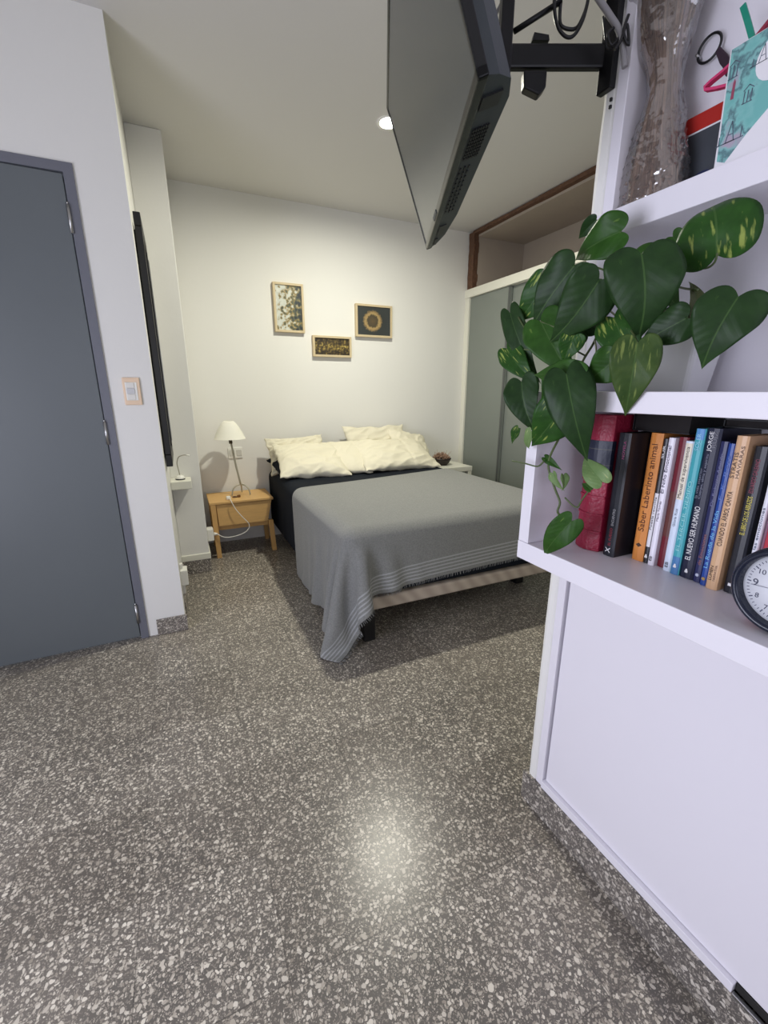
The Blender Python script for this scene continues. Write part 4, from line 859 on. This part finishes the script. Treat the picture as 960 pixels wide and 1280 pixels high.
STEMS=[
[(0.74, 0.612, 1.479), (0.745, 0.609, 1.456), (0.75, 0.621, 1.432), (0.76, 0.646, 1.401), (0.76, 0.649, 1.364)] ,
[(0.7, 0.638, 1.425), (0.72, 0.633, 1.425), (0.74, 0.624, 1.416), (0.77, 0.629, 1.404)] ,
[(0.74, 0.65, 1.474), (0.75, 0.629, 1.457), (0.77, 0.618, 1.436), (0.8, 0.608, 1.414)] ,
[(0.86, 0.571, 1.406), (0.8, 0.59, 1.401), (0.77, 0.622, 1.392), (0.76, 0.642, 1.377), (0.75, 0.637, 1.34), (0.74, 0.638, 1.304), (0.72, 0.638, 1.275), (0.69, 0.626, 1.249)] ,
[(0.69, 0.626, 1.249), (0.67, 0.602, 1.234), (0.655, 0.604, 1.236), (0.63, 0.595, 1.238)] ,
[(0.75, 0.637, 1.34), (0.72, 0.654, 1.334), (0.68, 0.637, 1.311), (0.67, 0.66, 1.322), (0.66, 0.701, 1.34)] ,
[(0.74, 0.638, 1.304), (0.72, 0.615, 1.28), (0.7, 0.599, 1.251), (0.69, 0.578, 1.236)] ,
[(0.72, 0.638, 1.275), (0.7, 0.652, 1.288), (0.68, 0.655, 1.299)] ,
[(0.68, 0.542, 1.263), (0.7, 0.577, 1.282), (0.72, 0.612, 1.269)] ,
[(0.78, 0.466, 1.415), (0.785, 0.471, 1.403), (0.79, 0.486, 1.399), (0.8, 0.518, 1.409), (0.82, 0.554, 1.421)] ,
[(0.76, 0.473, 1.363), (0.78, 0.505, 1.372), (0.82, 0.548, 1.387)] ,
[(0.76, 0.47, 1.316), (0.77, 0.494, 1.332), (0.79, 0.527, 1.36), (0.82, 0.558, 1.393)] ,
[(0.73, 0.413, 1.309), (0.75, 0.443, 1.316), (0.77, 0.472, 1.322)] ,
[(0.8, 0.554, 1.458), (0.81, 0.562, 1.44), (0.84, 0.567, 1.423), (0.86, 0.57, 1.403)] ,
[(0.66, 0.622, 1.187), (0.67, 0.614, 1.165), (0.69, 0.651, 1.123), (0.7, 0.681, 1.079), (0.7, 0.682, 1.051), (0.7, 0.658, 1.011), (0.7, 0.642, 0.987), (0.7, 0.645, 0.965), (0.69, 0.615, 0.957)] ,
[(0.71, 0.558, 1.046), (0.71, 0.581, 1.026), (0.71, 0.596, 1.003), (0.71, 0.609, 0.983), (0.705, 0.635, 0.998)] ,
[(0.66, 0.751, 1.061), (0.67, 0.722, 1.059), (0.68, 0.694, 1.056), (0.69, 0.687, 1.068)] ,
[(0.68, 0.519, 1.414), (0.7, 0.551, 1.42), (0.73, 0.591, 1.416), (0.76, 0.628, 1.405)] ,
[(0.72, 0.458, 1.317), (0.75, 0.49, 1.335), (0.78, 0.524, 1.362)] ,
[(0.68, 0.79, 1.362), (0.68, 0.729, 1.292), (0.675, 0.737, 1.292), (0.67, 0.753, 1.294)] ,
[(0.7, 0.736, 1.421), (0.72, 0.713, 1.428), (0.74, 0.668, 1.393), (0.76, 0.644, 1.363)] ,
[(0.67, 0.496, 1.282), (0.7, 0.532, 1.305), (0.73, 0.581, 1.332), (0.76, 0.638, 1.362)] ,
]

pt=thing('potted_pothos','trailing variegated pothos in a white pot on the book box','plant',(.878,.555,1.2095))
pm=MB()
def sq(h,z,r=.3):
    return [(.878+h[0]*sx_,.555+h[1]*sy_,z) for sx_,sy_ in ((-1,-1),(1,-1),(1,1),(-1,1))]
t=bmesh.new(); rr=[[t.verts.new(p) for p in sq(*a)] for a in (((.034,.04),1.2097),((.044,.052),1.315),((.046,.054),1.318),((.046,.054),1.33),((.042,.05),1.33),((.041,.049),1.30))]
for a,c in zip(rr,rr[1:]):
    for k in range(4): t.faces.new((a[k],a[(k+1)%4],c[(k+1)%4],c[k]))
t.faces.new(rr[0]); t.faces.new(rr[-1]); bmesh.ops.recalc_face_normals(t,faces=t.faces[:]); bmesh.ops.bevel(t,geom=[e for e in t.edges if abs(e.verts[0].co.z-e.verts[1].co.z)>.003],offset=.008,segments=3,affect='EDGES',profile=.5)
obj('pot',t,mat('white_pot_plastic',srgb(214,214,216),.35),pt)
obj('soil',MB().box((.842,.512,1.301),(.914,.598,1.310),.003),mat('potting_soil',srgb(58,44,34),.95,bump=.8,bscale=90,var=.4,vscale=60),pt)
def leafmat(name,c0,c1,vcol,amt):
    m=bpy.data.materials.new(name); m.use_nodes=True; nt=m.node_tree; pb=nt.nodes['Principled BSDF']; pb.inputs['Roughness'].default_value=.45; pb.inputs['Specular IOR Level'].default_value=.3
    uv=nt.nodes.new('ShaderNodeUVMap'); s=nt.nodes.new('ShaderNodeSeparateXYZ'); nt.links.new(uv.outputs[0],s.inputs[0])
    tc=nt.nodes.new('ShaderNodeTexCoord'); n=nt.nodes.new('ShaderNodeTexNoise'); n.inputs['Scale'].default_value=45; n.inputs['Detail'].default_value=3; nt.links.new(tc.outputs['Object'],n.inputs['Vector'])
    r=ramp(nt,[(.3,srgb(*c0)),(.7,srgb(*c1))]); nt.links.new(n.outputs[0],r.inputs[0])
    mp=nt.nodes.new('ShaderNodeMapping'); mp.inputs['Scale'].default_value=(9,2.2,1); mp.inputs['Rotation'].default_value=(0,0,.35); nt.links.new(uv.outputs[0],mp.inputs[0])
    n2=nt.nodes.new('ShaderNodeTexNoise'); n2.inputs['Scale'].default_value=1.3; n2.inputs['Detail'].default_value=5; nt.links.new(mp.outputs[0],n2.inputs['Vector'])
    r2=ramp(nt,[(.62-amt,(0,0,0,1)),(.72-amt,(1,1,1,1))]); nt.links.new(n2.outputs[0],r2.inputs[0])
    mx=nt.nodes.new('ShaderNodeMix'); mx.data_type='RGBA'; nt.links.new(r2.outputs[0],mx.inputs[0]); nt.links.new(r.outputs[0],mx.inputs[6]); mx.inputs[7].default_value=srgb(*vcol)
    a=math_node(nt,'ABSOLUTE',math_node(nt,'SUBTRACT',s.outputs[0],.5)); mid=math_node(nt,'LESS_THAN',a,.012)
    mx2=nt.nodes.new('ShaderNodeMix'); mx2.data_type='RGBA'; nt.links.new(math_node(nt,'MULTIPLY',mid,.45),mx2.inputs[0]); nt.links.new(mx.outputs[2],mx2.inputs[6]); mx2.inputs[7].default_value=srgb(84,116,60)
    nt.links.new(mx2.outputs[2],pb.inputs['Base Color'])
    vein=math_node(nt,'FRACT',math_node(nt,'ADD',math_node(nt,'MULTIPLY',s.outputs[1],7),math_node(nt,'MULTIPLY',a,-6)))
    vb=math_node(nt,'ABSOLUTE',math_node(nt,'SUBTRACT',vein,.5)); bp=nt.nodes.new('ShaderNodeBump'); bp.inputs['Strength'].default_value=.14; bp.inputs['Distance'].default_value=.003; nt.links.new(vb,bp.inputs['Height']); nt.links.new(bp.outputs[0],pb.inputs['Normal'])
    tl=nt.nodes.new('ShaderNodeBsdfTranslucent'); nt.links.new(mx2.outputs[2],tl.inputs[0]); ms=nt.nodes.new('ShaderNodeMixShader'); ms.inputs[0].default_value=.22
    out=nt.nodes['Material Output']; nt.links.new(pb.outputs[0],ms.inputs[1]); nt.links.new(tl.outputs[0],ms.inputs[2]); nt.links.new(ms.outputs[0],out.inputs[0]); return m
LM={'dark':leafmat('pothos_dark',(32,58,26),(42,72,32),(92,128,60),-.09),'light':leafmat('pothos_green',(42,78,24),(54,96,32),(128,160,72),-.06),
 'varieg':leafmat('pothos_variegated',(38,76,26),(50,94,32),(160,176,88),.05),'olive':leafmat('pothos_olive',(70,78,50),(86,92,56),(110,112,70),-.1),
 'olivev':leafmat('pothos_mottled',(52,78,34),(74,96,44),(128,144,76),.05),'pale':leafmat('pothos_pale_back',(112,142,86),(130,158,100),(176,190,128),.0)}
def leaf(base,tip,wid,fold,kind,roll,nrm,seed):
    b=Vector(base); e=Vector(tip)-b; L=e.length; e/=L; n=Vector(nrm); n=(n-e*n.dot(e)).normalized()
    n=Matrix.Rotation(math.radians(roll),3,e)@n; w=e.cross(n)
    NS=8; bm=bmesh.new(); uvl=bm.loops.layers.uv.new('UVMap')
    rg=random.Random(seed); kap=2.3 if seed==1 else rg.uniform(.35,1.15); L=L*(1.42 if seed==1 else kap/math.sin(kap)); wav=rg.uniform(0,6); skew=rg.uniform(-.08,.08)
    half=[(.0,.0),(-.075,.07),(-.125,.19),(-.105,.33),(-.02,.445),(.12,.50),(.28,.485),(.45,.40),(.62,.275),(.78,.145),(.90,.055),(1.0,.0)]
    out=[]
    for i in range(len(half)-1):
        q0=half[max(i-1,0)];q1=half[i];q2=half[i+1];q3=half[min(i+2,len(half)-1)]
        for k in range(3):
            t=k/3; out.append(tuple(.5*((2*q1[c])+(q2[c]-q0[c])*t+(2*q0[c]-5*q1[c]+4*q2[c]-q3[c])*t*t+(3*q1[c]-q0[c]-3*q2[c]+q3[c])*t**3) for c in (0,1)))
    out.append(half[-1])
    def surf(y,x):
        s=x*2; t=y
        z=fold*abs(s)*wid*.5-.16*wid*abs(s)**2.2*(.6+.4*math.sin(wav))+.026*wid*math.sin(t*9+wav+s*1.5)*abs(s)**2*3
        if t>0: z-=L*(1-math.cos(kap*t))/kap; y=math.sin(kap*t)/kap
        return bm.verts.new(b+e*(y*L)+w*(x*wid+skew*wid*math.sin(math.pi*min(max(t,0),1)))+n*z)
    mid=[surf(max(0,min(1,y*1.0)),0) if y>.004 else None for y,x in out]
    root=surf(0,0); tipv=surf(1.0,0); mid=[root if v is None else v for v in mid]; mid[-1]=tipv
    for sg in (-1,1):
        rows=[]
        for k,(y,x) in enumerate(out):
            my=max(0,min(1,y)) if y>.004 else 0
            row=[mid[k]]
            for j in range(1,NS+1):
                f=j/NS
                if k==len(out)-1: row.append(tipv)
                elif k==0: row.append(root)
                else: row.append(surf(my+(y-my)*f,sg*x*f))
            rows.append(row)
        for k in range(len(out)-1):
            for j in range(NS):
                vs=[]
                for v,uvc in ((rows[k][j],(k,j)),(rows[k+1][j],(k+1,j)),(rows[k+1][j+1],(k+1,j+1)),(rows[k][j+1],(k,j+1))):
                    if v not in [q[0] for q in vs]: vs.append((v,uvc))
                if len(vs)<3: continue
                if sg<0: vs=vs[::-1]
                try: f=bm.faces.new([q[0] for q in vs])
                except ValueError: continue
                f.smooth=True
                for lp,(_,(kk,jj)) in zip(f.loops,vs):
                    y,x=out[kk]; my=max(0,min(1,y)) if y>.004 else 0; fr_=jj/NS; lp[uvl].uv=(.5+sg*x*fr_,my+(y-my)*fr_)
    o=obj('leaf',bm,LM[kind],pt); md=o.modifiers.new('thick','SOLIDIFY'); md.thickness=.0006; return o
for i,l in enumerate(LEAVES): leaf(*l,seed=i)
M_stem=mat('pothos_stem',srgb(78,92,52),.5,var=.3,vscale=30)
for i,s in enumerate(STEMS):
    n=len(s); r0=.0024 if n>6 else .0017
    obj('stem',MB().tube(s,r0,n=8,smooth=5),M_stem,pt)
